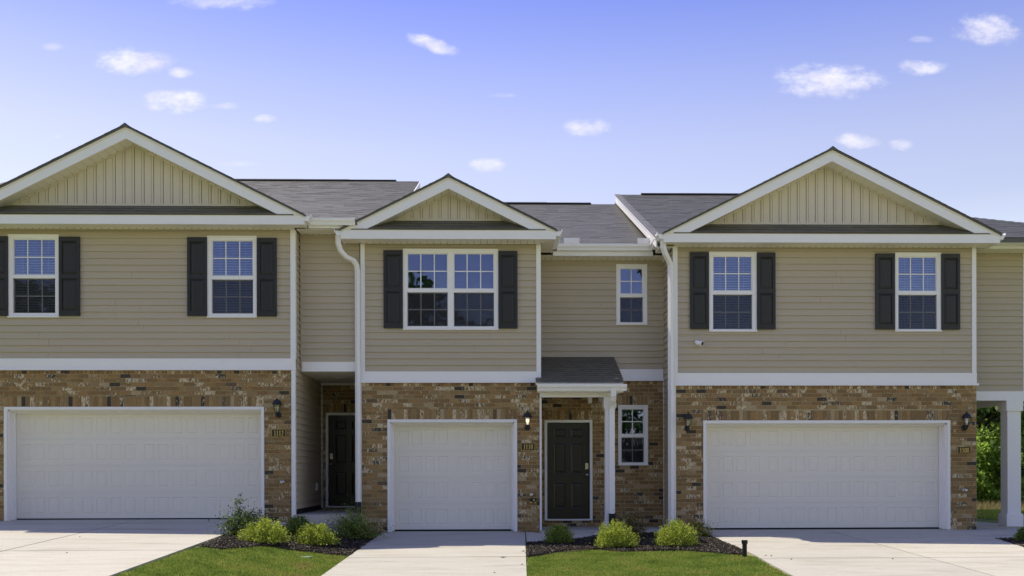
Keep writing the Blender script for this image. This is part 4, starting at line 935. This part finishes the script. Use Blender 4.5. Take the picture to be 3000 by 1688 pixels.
MB().add([(3.62,20.0,5.6),(3.62,26,zr3-.15),(3.62,32,5.6),(3.68,20.0,5.6),(3.68,26,zr3-.15),(3.68,32,5.6)], [(0,1,2),(5,4,3),(0,3,4,1),(1,4,5,2),(2,5,3,0)]).build('party_wall', TRIM, H3)
# side extension over an open porch
YP = 20.35; fpz = front(YP)
MB().box(9.75, 11.07, YP+.02, YP+.12, 2.66, 5.75).box(11.0, 11.07, YP+.12, 25, 2.66, 5.75).box(9.7, 9.8, YP+.1, 25, -.1, 5.8).box(9.8, 11.0, 24.9, 25, 2.66, 5.75).build('side_wall', SHEL, H3)
siding(H3, fpz, 9.79, 11.04, 2.84, 5.70)
siding(H3, facex(11.075, 1), YP, 25, 2.84, 5.7, maxlen=9)
corner_post(H3, 11.045, 11.13, YP, 2.84, 5.7, 1)
MB().box(9.78, 11.13, YP-.025, YP+.05, 2.645, 2.838).box(11.08, 11.13, YP+.05, 25, 2.645, 2.838).build('band_board', TRIM, H3)
soffit_run(H3, 9.8, 10.86, YP+.03, 25, 2.69, 'y', .3)
MB().box(10.86, 11.0, YP+.05, 23.6, 2.60, 2.70).build('porch_beam', TRIM, H3)
def porch_post(yc):
    x0, x1 = 10.72, 11.00; y0, y1 = yc-.14, yc+.14
    MB().box(x0, x1, y0, y1, .03, 2.644).box(x0-.035, x1+.035, y0-.035, y1+.035, 2.43, 2.643).box(x0-.035, x1+.035, y0-.035, y1+.035, .032, .28).box(x0-.02, x1+.02, y0-.02, y1+.02, .28, .30).build('porch_post', TRIM, H3)
porch_post(YP+.14); porch_post(23.45)
MB().box(9.82, 11.14, 20.30, 23.7, -.3, .03).build('porch_slab', CONC, H3)
MB().box(10.12, 13.5, 19.90, 19.93, 5.70, 5.85).build('fascia', TRIM, H3)
gutter(H3, front(19.90), 10.12, 13.5, .0, 5.88)
gutter(H3, facex(10.085, 1), 19.42, 19.78, .0, 5.90)
soffit_run(H3, 9.82, 11.4, 19.93, YP-.002, 5.70)
MB().box(10.08, 13.5, 19.93, 25.0, 5.72, 5.78).build('eave_soffit', SOFF, H3)
shell(H3, wl3+.16, 9.70, YR, 31.5, -.1, 5.8)
# ------------------------------------------------------------ lanterns, numbers, taps
def lantern(x, Y, z, label, lit=False):
    """z = centre of round back plate"""
    t = thing('wall_lantern', label, 'wall lantern', (x, Y, z), 'black lanterns on the brick walls')
    MB().lathe((x, Y, z), [(.058,.0),(.058,.018),(.05,.028),(.02,.034),(.0,.035)], 16, 'y').build('back_plate', BLACK, t, smooth=False)
    cx, cy = x, Y-.125
    MB().tube([(x,Y-.03,z),(x,Y-.07,z-.028),(x,Y-.11,z-.02),(cx,cy,z+.02)], [.014,.012,.012,.014], 8).build('arm', BLACK, t)
    MB().lathe((cx, cy, z), [(.0,-.04),(.010,-.035),(.014,-.02),(.010,-.01),(.026,.01),(.042,.045),(.046,.055)], 6).build('lower_cup', BLACK, t)
    z0, z1, r0, r1 = z+.055, z+.195, .044, .074; m = MB(); g_ = MB()
    for k in range(6):
        a = math.pi/3*k+math.pi/6; b = a+math.pi/3
        m.tube([(cx+r0*math.cos(a), cy+r0*math.sin(a), z0), (cx+r1*math.cos(a), cy+r1*math.sin(a), z1)], .0045, 5)
        g_.add([(cx+.95*r0*math.cos(a), cy+.95*r0*math.sin(a), z0), (cx+.95*r0*math.cos(b), cy+.95*r0*math.sin(b), z0), (cx+.95*r1*math.cos(b), cy+.95*r1*math.sin(b), z1), (cx+.95*r1*math.cos(a), cy+.95*r1*math.sin(a), z1)], [(0,1,2,3)])
    m.build('cage_bar', BLACK, t); g_.build('glass', LGLASS, t)
    MB().lathe((cx, cy, z1), [(.098,-.004),(.102,.006),(.088,.016),(.084,.022),(.078,.045),(.056,.078),(.026,.094),(.014,.102),(.018,.112),(.010,.120),(.007,.132),(.0,.146)], 12).build('roof', BLACK, t)
    MB().lathe((cx, cy, z0), [(.014,.0),(.014,.035),(.018,.045),(.029,.075),(.030,.092),(.022,.112),(.0,.120)], 12).build('bulb', BULB_ON if lit else BULB, t, smooth=True)
def place_l(px, py, Y, label, lit=False):
    X, Z = at(px, py, Y); lantern(X, Y, Z, label, lit)
place_l(816,1216,YL, 'unlit black lantern on the brick pier right of the left double garage, above plate 1112')
place_l(1545,1253,YC, 'lit black lantern on the brick above plate 1110 beside the single garage', True)
place_l(2013,1256,YR, 'unlit black lantern on the brick left of the right double garage, no number plate below')
place_l(2824,1254,YR, 'unlit black lantern on the brick right of the right double garage, above plate 1108')
def ribbon(m, mp, pts, w, d0, d1, closed=False):
    n = len(pts); Lf = []; Rt = []
    for i, (x, z) in enumerate(pts):
        if closed: p, q = pts[(i-1)%n], pts[(i+1)%n]
        else: p, q = pts[max(i-1,0)], pts[min(i+1,n-1)]
        tx, tz = q[0]-p[0], q[1]-p[1]; l = math.hypot(tx, tz) or 1; ww = w[i] if isinstance(w, list) else w
        Lf.append((x-tz/l*ww/2, z+tx/l*ww/2)); Rt.append((x+tz/l*ww/2, z-tx/l*ww/2))
    rng = range(n if closed else n-1)
    for i in rng:
        j = (i+1)%n; m.prism(mp, [Lf[i], Lf[j], Rt[j], Rt[i]], d0, d1)
def digit(ch, mp, x, z, h, w):
    m = MB(); d0, d1 = .010, .0155; t = h*.15
    if ch == '1':
        cx = x+w*.5
        ribbon(m, mp, [(cx, z+h*.03), (cx, z+h)], t, d0, d1); ribbon(m, mp, [(x+w*.14, z+h*.035), (x+w*.86, z+h*.035)], h*.07, d0, d1); ribbon(m, mp, [(cx, z+h*.955), (x+w*.16, z+h*.86)], h*.08, d0, d1)
    elif ch == '0':
        pts = [(x+w*.5+w*.34*math.cos(a), z+h*.5+h*.455*math.sin(a)) for a in [2*math.pi*k/24 for k in range(24)]]
        ribbon(m, mp, pts, [t*(.55+.5*abs(math.cos(2*math.pi*k/24))) for k in range(24)], d0, d1, True)
    elif ch == '8':
        for cz, rz, rx in ((.735,.215,.27),(.27,.23,.33)):
            pts = [(x+w*.5+w*rx*math.cos(a), z+h*cz+h*rz*math.sin(a)) for a in [2*math.pi*k/20 for k in range(20)]]
            ribbon(m, mp, pts, [t*(.5+.45*abs(math.cos(2*math.pi*k/20))) for k in range(20)], d0, d1, True)
    elif ch == '2':
        pts = [(x+w*.5+w*.31*math.cos(a), z+h*.72+h*.235*math.sin(a)) for a in [math.radians(170-18*k) for k in range(12)]]
        pts += [(x+w*.52, z+h*.36), (x+w*.16, z+h*.07)]
        ribbon(m, mp, pts, [t*.6]*3+[t*.7]*3+[t*.95]*6+[t*.8, t*.5], d0, d1); ribbon(m, mp, [(x+w*.12, z+h*.05), (x+w*.84, z+h*.05)], h*.10, d0, d1); ribbon(m, mp, [(x+w*.82, z+h*.03), (x+w*.86, z+h*.2)], h*.06, d0, d1)
    return m
def plaque(px, py, Y, text, label):
    X, Z = at(px, py, Y); w, h = .275, .150; mp = front(Y-.004)
    t = thing('number_plate', label, 'house number', (X, Y, Z-h/2), 'house number plates')
    MB().mbox(mp, X-w/2, X+w/2, 0, .010, Z-h/2, Z+h/2).build('plate', BLACK, t)
    m = MB(); b = .007; i = .004
    for a, b_, c, d in ((X-w/2, X+w/2, Z+h/2-b, Z+h/2), (X-w/2, X+w/2, Z-h/2, Z-h/2+b), (X-w/2, X-w/2+b, Z-h/2+b, Z+h/2-b), (X+w/2-b, X+w/2, Z-h/2+b, Z+h/2-b)): m.mbox(mp, a, b_, .010, .015, c, d)
    m.build('border', GOLD, t)
    dw, dh = .048, .098; x = X-dw*2
    for ch in text: digit(ch, mp, x, Z-dh/2, dh, dw).build('digit', GOLD, t); x += dw
plaque(817,1269,YL, '1112', 'black and gold plate 1112 on the pier right of the left double garage')
plaque(1547,1309,YC, '1110', 'black and gold plate 1110 between the single garage and the front door')
plaque(2824,1319.5,YR, '1108', 'black and gold plate 1108 on the pier beside the open side porch')
def spigot(px, py, Y, label):
    X, Z = at(px, py, Y); t = thing('garden_tap', label, 'tap', (X, Y, Z), 'taps on the brick piers')
    MB().lathe((X, Y, Z), [(.034,0),(.034,.006),(.016,.012),(.014,.05),(.018,.055),(.018,.075)], 12, 'y').build('body', STEEL, t)
    MB().tube([(X,Y-.06,Z),(X+.004,Y-.085,Z-.02),(X+.004,Y-.09,Z-.05)], [.013,.013,.015], 8).build('spout', STEEL, t)
    MB().lathe((X, Y-.085, Z+.002), [(.030,0),(.032,.008),(.022,.014),(.0,.016)], 8, 'y').build('handle', STEEL, t)
spigot(828,1413,YL, 'metal garden tap on the brick pier below plate 1112')
spigot(1557,1450,YC, 'metal garden tap on the brick just above the black hose timer')
spigot(2824,1437,YR, 'metal garden tap on the brick below plate 1108')
X, Z = at(1561,1465,YC); t = thing('hose_timer', 'black hose timer with two brass outlets hanging under the middle tap', 'hose timer', (X, YC-.03, Z-.03))
MB().box(X-.06, X+.06, YC-.11, YC-.035, Z-.028, Z+.032).box(X-.05, X+.065, YC-.12, YC-.11, Z-.02, Z+.022).build('case', RUBB, t)
MB().lathe((X+.02, YC-.12, Z+.002), [(.016,0),(.016,.01),(0,.012)], 10, 'y').build('dial', STEEL, t)
for s_ in (-.042, .042): MB().lathe((X+s_, YC-.07, Z-.065), [(.011,0),(.013,.012),(.010,.037)], 8).build('outlet', BRASS, t)
X, Z = at(923.6,1426,20.9)
X = -3.787; Yo = 21.45; Zo = HC-(1426-1390-1.3)*(Yo-.05)/F
o = MB().box(X, X+.03, Yo-.06, Yo+.06, Zo-.08, Zo+.08).box(X+.03, X+.036, Yo-.04, Yo+.04, Zo-.06, Zo+.06).build('outlet_cover', OUTL); tag(o, 'white outdoor outlet cover on the dark side wall of the recessed porch', 'outlet')
X, Z = at(2046,1005,YR); Y0 = YR-.01
t = thing('security_camera', 'small white security camera on the siding below the left shutter of 1108', 'camera', (X, Y0, Z))
m = MB(); pa = Vector((X-.05, Y0-.05, Z+.005)); pb = Vector((X+.05, Y0-.13, Z-.03))
m.tube([pa, pa.lerp(pb, .15), pa.lerp(pb, .5), pa.lerp(pb, .75), pb], [.034, .045, .044, .052, .052], 14); m.build('housing', TRIM, t, smooth=False)
m = MB(); dr = (pb-pa).normalized(); m.tube([pb, pb+dr*.004], [.042, .042], 14); m.build('lens', BLACK, t)
MB().lathe((X-.045, Y0, Z+.02), [(.035,0),(.035,.012),(.015,.018),(.014,.05)], 12, 'y').build('mount', TRIM, t)
# bollard-like drain pipe end
X, Y = gnd(2181.5,1628); zb = hh(X, Y)
t = thing('black_stake', 'short black castellated pipe standing at the edge of the right driveway', 'pipe', (X, Y, zb-.05))
MB().tube([(X,Y,zb-.05),(X,Y,zb+.205)], .037, 14).build('pipe', RUBB, t)
m = MB()
for k in range(6): a = k*math.pi/3; m.hexa([(X+r_*math.cos(a+da), Y+r_*math.sin(a+da), zb+z_) for z_ in (.20,.245) for r_, da in ((.03,-.28),(.047,-.28),(.047,.28),(.03,.28))])
m.tube([(X,Y,zb+.185),(X,Y,zb+.21)], .047, 14); m.build('collar', RUBB, t)
X, Y = gnd(896,1629); o = MB().lathe((X, Y, hh(X,Y)-.03), [(.0,.0),(.10,0),(.10,.018),(.085,.022),(0,.024)], 16).build('valve_cover', LIDG); tag(o, 'round pale green valve cover sunk in the left lawn', 'valve cover')
for i, (px, py, s, lb) in enumerate(((1475,1634,.06,'largest dry leaf, near the right joint of the middle driveway'),(1534,1616,.035,'dry leaf on the right edge of the middle driveway beside the mulch'),(1530,1655,.022,'tiny dry leaf low on the right edge of the middle driveway'),(1449,1679,.022,'tiny dry leaf near the bottom of the middle driveway'),
        (1041,1614,.028,'dry leaf where the left mulch bed meets the middle driveway'),(196,1621,.02,'small dry leaf lone on the left driveway below its joint'),(234,1574,.018,'small dry leaf at the shadow edge of the left driveway'),(2244,1629,.022,'leftmost of the dry leaves on the right driveway above its joint'),(2260,1630,.024,'second of the dry leaves on the right driveway, just right of the leftmost one'),(2319,1640,.02,'dry leaf right below the joint of the right driveway'),(2616,1639,.02,'dry leaf on the right driveway near where its joints cross'))):
    X, Y = gnd(px, py); z = hh(X, Y)+.004; m = MB(); a = random.uniform(-.4, .4); u = Vector((math.cos(a), math.sin(a), 0))*s; v = Vector((-math.sin(a), math.cos(a), 0))*s*.4; c = Vector((X, Y, z))
    m.add([c-u, c-u*.2+v+Vector((0,0,.012)), c+u*.9+Vector((0,0,.01)), c-v+Vector((0,0,.006)), c+Vector((0,0,-.001))], [(0,1,4),(1,2,4),(2,3,4),(3,0,4)])
    tag(m.build('fallen_leaf', BARK), lb, 'leaf', 'dry leaves on the driveways')
# ------------------------------------------------------------ plants
def leaves(C, size, mat_, name, parent, up=.4, aspect=.5, kind=None, outward=None):
    n = len(C); d = RNG.normal(size=(n, 3)); d[:,2] += up
    if outward is not None: d += outward
    d /= np.linalg.norm(d, axis=1)[:,None]
    s = RNG.normal(size=(n, 3)); s -= (s*d).sum(1)[:,None]*d; s /= np.linalg.norm(s, axis=1)[:,None]
    L_ = size*RNG.uniform(.6, 1.35, n)[:,None]; nrm = np.cross(d, s)
    V = np.stack([C, C+d*L_*.5+s*L_*aspect*.5+nrm*L_*.08, C+d*L_, C+d*L_*.5-s*L_*aspect*.5+nrm*L_*.08], 1).reshape(-1, 3)
    org = C.mean(0); me = np_mesh(name, V-org, np.arange(4*n).reshape(-1, 4), mat_)
    return link(name, me, org, parent, None, kind)
def stems(parent, base, tips, r, name='stem', mat_=None, bend=.1):
    m = MB()
    for t_ in tips:
        b = Vector(base)+Vector((random.uniform(-.03,.03), random.uniform(-.03,.03), 0)); t_ = Vector(t_); q = b.lerp(t_, .5)+Vector((random.uniform(-bend,bend)*.3, random.uniform(-bend,bend)*.3, bend*.3))
        m.tube([b, q, t_], [r, r*.7, r*.35], 4)
    m.build(name, mat_ or BARK, parent)
def mound(px, pyb, pyt, wpx, mat_, label, n=5200, size=.028, Yo=None, ragged_=.2, flat=.8, name='shrub', cat='shrub', sprigs=0, mat2=None, f2=0):
    """rounded shrub; px centre, pyb base row, pyt top row, wpx width"""
    X, Y = gnd(px, pyb); sc_ = F/Y; rx = wpx/2/sc_; H = (pyb-pyt)/sc_*.97; z0 = hh(X, Y)-.02
    t = thing(name, label, cat, (X, Y, z0))
    u = RNG.normal(size=(n, 3)); u /= np.linalg.norm(u, axis=1)[:,None]; u[:,2] = np.abs(u[:,2])*1.0-.12*RNG.random(n)
    rad = 1.03-np.abs(RNG.normal(0, .26, n)); rad = np.clip(rad, .15, 1.05)+np.where(RNG.random(n) < .06, RNG.random(n)*.14, 0)
    ph = RNG.uniform(0, 6.28, 6)
    bump = 1+ragged_*(np.sin(3*np.arctan2(u[:,1], u[:,0])+ph[0])*.5+np.sin(5*np.arctan2(u[:,1], u[:,0])+ph[1]+4*u[:,2])*.5+np.sin(9*u[:,0]+ph[2])*.4+np.sin(11*u[:,2]+7*u[:,1]+ph[3])*.4+RNG.normal(0, .5, n))
    k = int(sprigs)
    Cc = u*(rad*bump)[:,None]*np.array([rx*.93, rx*.8, H*.80])
    Cc[:,2] = np.maximum(Cc[:,2]+H*.14, .02+RNG.random(n)*.03)
    Cc[:,2] *= 1
    ns = 26; sa = RNG.uniform(0, 6.28, ns); sr = RNG.uniform(.1, .85, ns); ks = 24
    for a_, r_ in zip(sa, sr):
        b_ = np.array([rx*.9*r_*np.cos(a_), rx*.78*r_*np.sin(a_), H*.9*np.sqrt(max(.05, 1-r_*r_))]); t_ = RNG.uniform(0, 1, (ks, 1))
        Cc = np.concatenate([Cc, b_+t_*np.array([b_[0]*.22, b_[1]*.22, H*RNG.uniform(.10, .26)])+RNG.normal(0, .008, (ks, 3))]); u = np.concatenate([u, np.tile(b_/np.linalg.norm(b_), (ks, 1))])
    n = len(Cc); C = Cc+np.array([X, Y, z0])
    out = u*1.2
    if f2:
        sel = RNG.random(n) < f2
        leaves(C[sel], size, mat2, 'foliage', t, .5, .55, None, out[sel]); leaves(C[~sel], size, mat_, 'foliage', t, .5, .55, None, out[~sel])
    else: leaves(C, size, mat_, 'foliage', t, .5, .55, None, out)
    tips = [(X+rx*.75*math.cos(a)*random.uniform(.3,1), Y+rx*.6*math.sin(a)*random.uniform(.3,1), z0+H*random.uniform(.5,.9)) for a in [random.uniform(0, 6.28) for _ in range(22)]]
    stems(t, (X, Y, z0), tips, .006)
    return t
def leggy(px, pyb, tips_px, mat_, label, per=70, size=.036, base_n=900, width=.3, H=.3, mat2=None):
    """open shrub of arching twigs with leaves along them"""
    X, Y = gnd(px, pyb); z0 = hh(X, Y)-.02; t = thing('shrub', label, 'shrub', (X, Y, z0)); P = []; m = MB()
    for (tx, ty, dy) in tips_px:
        x, z = at(tx, ty, Y+dy); b = Vector((X+random.uniform(-.05,.05), Y, z0)); q = Vector((x, Y+dy, z)); mid = b.lerp(q, .5)+Vector((0, 0, .06))
        m.tube([b, mid, q], [.006, .004, .0025], 4)
        for k in range(per):
            s = random.random()**.75; p = b.lerp(mid, s*2) if s < .5 else mid.lerp(q, (s-.5)*2)
            r = .035*(1.15-s)+.012; P.append((p[0]+random.gauss(0, r), p[1]+random.gauss(0, r), p[2]+random.gauss(0, r*.7)))
    for _ in range(base_n): P.append((X+random.gauss(0, width*.45), Y+random.gauss(0, width*.35), z0+.03+abs(random.gauss(0, H*.5))))
    P = np.array(P)
    if mat2:
        hi = RNG.random(len(P)) < .3; leaves(P[hi], size, mat2, 'foliage', t, .5, .5); leaves(P[~hi], size, mat_, 'foliage', t, .5, .5)
    else: leaves(P, size, mat_, 'foliage', t, .5, .5)
    m.build('stem', BARK, t); return t
leggy(706,1568,[(703,1447,.05),(690,1462,0),(722,1500,0),(745,1492,.1),(768,1492,.15),(757,1508,.1),(668,1520,-.1),(662,1530,-.15),(670,1556,-.2),(690,1510,0),(735,1520,0),(775,1515,.1),(712,1530,-.1),(680,1540,-.15),(700,1495,.03),(728,1508,.05)], LF_DARK,
      'tall dark leggy shrub with one high sprig beside the left garage', per=110, base_n=2200, width=.36, H=.36, mat2=LF_GRN)
mound(778,1590,1521,132, LF_YEL, 'large round yellow green shrub, left of the two in the left mulch bed', 7500)
mound(873,1568,1514,84, LF_GRN, 'small dark green shrub half hidden between the two round yellow shrubs', 4200, ragged_=.2)
mound(922,1596,1533,118, LF_YEL, 'round yellow green shrub in the middle of the left mulch bed', 6500)
leggy(1035,1578,[(1054,1484,.3),(1022,1494,.25),(1048,1500,.2),(1010,1520,.1),(990,1526,.1),(1000,1515,.0),(1030,1530,-.15),(1060,1515,.1),(1068,1540,0),(1088,1562,-.1),(1080,1550,-.05),(1005,1545,-.15),(1040,1550,-.2),(1018,1535,-.2),(1050,1540,-.1),(1070,1568,-.15)], LF_GRN,
      'loose shrub with pale red tipped leaves under the left downspout', per=150, base_n=3200, width=.50, H=.42, mat2=LF_RED)
mound(1636,1591,1537,86, LF_GRN, 'small green shrub alone at the left of the right mulch bed', 3800, ragged_=.2, mat2=LF_YEL, f2=.3)
leggy(1846,1572,[(1802,1506,.2),(1829,1500,.25),(1846,1512,.2),(1862,1515,.2),(1876,1530,.1),(1886,1550,0),(1880,1570,-.05),(1812,1515,.1),(1855,1535,.1),(1868,1560,0),(1838,1520,.1)], LF_BRZ,
      'open bronze leaved shrub behind the round yellow one at the canopy post', per=70, base_n=1700, width=.36, H=.36, mat2=LF_RED)
mound(1802,1603,1527,122, LF_YEL, 'round yellow green shrub in front of the canopy post', 6500, ragged_=.16)
leggy(2052,1572,[(2030,1532,0),(2045,1530,.1),(2060,1535,0),(2072,1545,0),(2082,1562,-.1),(2078,1570,-.1),(2040,1540,0),(2056,1540,.1)], LF_RED,
      'small orange tinted shrub nearest the right garage', per=90, size=.03, base_n=900, width=.28, H=.24)
mound(1979,1599,1524,126, LF_YEL, 'large round yellow green shrub left of the right double garage', 6800, ragged_=.15)
mound(3004,1584,1545,60, LF_GRN, 'green shrub cut by the right edge, in front of the porch post', 2600)
# ------------------------------------------------------------ trees
def tree(X, Y, H, R, label, n=9000, size=.32, clumps=26, low=.12, mat_=None, group=None, name='tree', cat='tree', core=True):
    z0 = hh(X, Y)-.1; t = thing(name, label, cat, (X, Y, z0), group); cs = []
    m = MB(); m.tube([(X,Y,z0), (X+.1,Y,z0+H*.3), (X+random.uniform(-.4,.4),Y,z0+H*.62), (X+random.uniform(-.5,.5),Y,z0+H*.88)], [H*.020,H*.016,H*.010,H*.004], 8)
    for k in range(clumps):
        f = low+(.98-low)*(k+.5)/clumps; a = random.uniform(0, 6.28); prof = math.sin(math.pi*min(1, max(0.06, (f-low*.6)/(1.04-low*.6)))**.8)
        r = R*prof*random.uniform(.45, 1); c = (X+r*math.cos(a), Y+r*math.sin(a), z0+H*f*random.uniform(.94, 1.03)); cr = R*random.uniform(.26, .44); cs.append((c, cr))
        m.tube([(X, Y, z0+H*f*.6), ((X+c[0])/2, (Y+c[1])/2, z0+H*f*.82), c], [H*.006, H*.004, .01], 5)
    m.build('trunk', BARK, t)
    P = []; O = []
    for (c, cr) in cs:
        k = n//clumps; u = RNG.normal(size=(k, 3)); u /= np.linalg.norm(u, axis=1)[:,None]; r = cr*RNG.uniform(.35, 1.05, k)**.6
        P.append(np.array(c)+u*r[:,None]*np.array([1, 1, .62])); O.append(u)
    leaves(np.concatenate(P), size, mat_ or LF_TREE, 'crown', t, .1, .6, None, np.concatenate(O)*.7)
    return t
# behind the side porch
BT = 'trees behind the houses on the right'
tree(17.0, 35.0, 6.6, 2.6, 'tall dark tree seen through the side porch, left part of the opening', 12000, .20, 34, .05, group=BT)
tree(19.4, 37.5, 7.4, 3.0, 'tall tree behind the porch opening with sky showing through its top', 11000, .21, 34, .15, group=BT)
tree(21.8, 36.0, 6.8, 2.8, 'dark tree hidden mostly behind the porch post', 9000, .21, 30, .05, group=BT)
tree(14.2, 38.0, 6.6, 2.8, 'dark tree hidden mostly behind the brick corner of 1108', 7000, .22, 26, .05, group=BT)
tree(24.8, 38.5, 7.6, 3.2, 'tree at the right end of the wood behind the porch', 7000, .22, 26, .1, group=BT)
for (x, y, h, r, lb) in ((17.4,33.9,2.6,1.5,'bright green bush low in the porch opening above the tall grass'),(19.0,34.4,3.6,1.6,'bright green young tree in the middle of the porch opening'),(15.6,33.6,1.8,1.2,'light green bush beside the brick corner seen through the porch')):
    tree(x, y, h, r, lb, 6500, .16, 20, .04, mat_=LF_BUSH, name='bush', cat='bush')
# wood across the street, mirrored in the windows
random.seed(11)
FARL = [w_+' across the street' for w_ in ('tall broad tree second from the left end','tall tree just right of the tall broad one','low rounded tree left of the entrance','slim middling tree opposite the left garage','tree of middling height left of the tallest','tallest narrow tree opposite the middle house',
        'tree right of the tallest one','short tree opposite the front door canopy','low broad tree opposite the right house','lowest spreading tree on the right','small tree third from the right end','small tree second from the right end','broad tree at the right end','broad tree at the left end')]
for i, (x, y, h, r) in enumerate(((-31,-17,12.2,5),(-25,-15,11.6,4.2),(-18.5,-16,9.0,4.5),(-12.5,-15,9.6,4),(-7.4,-15.5,10.8,3.6),(-3.9,-15,12.0,3.5),(1.2,-15.5,9.8,3.4),(5.6,-16,8.6,3.6),(10.5,-15,7.4,3.8),(15.5,-16,7.0,4),(21,-15,6.4,4),(27,-16,6.8,4.5),(34,-16,7.5,5),(-38,-17,11,5))):
    tree(x, y, h, r, FARL[i], 4200, .42, 24, .04, group='trees across the street')
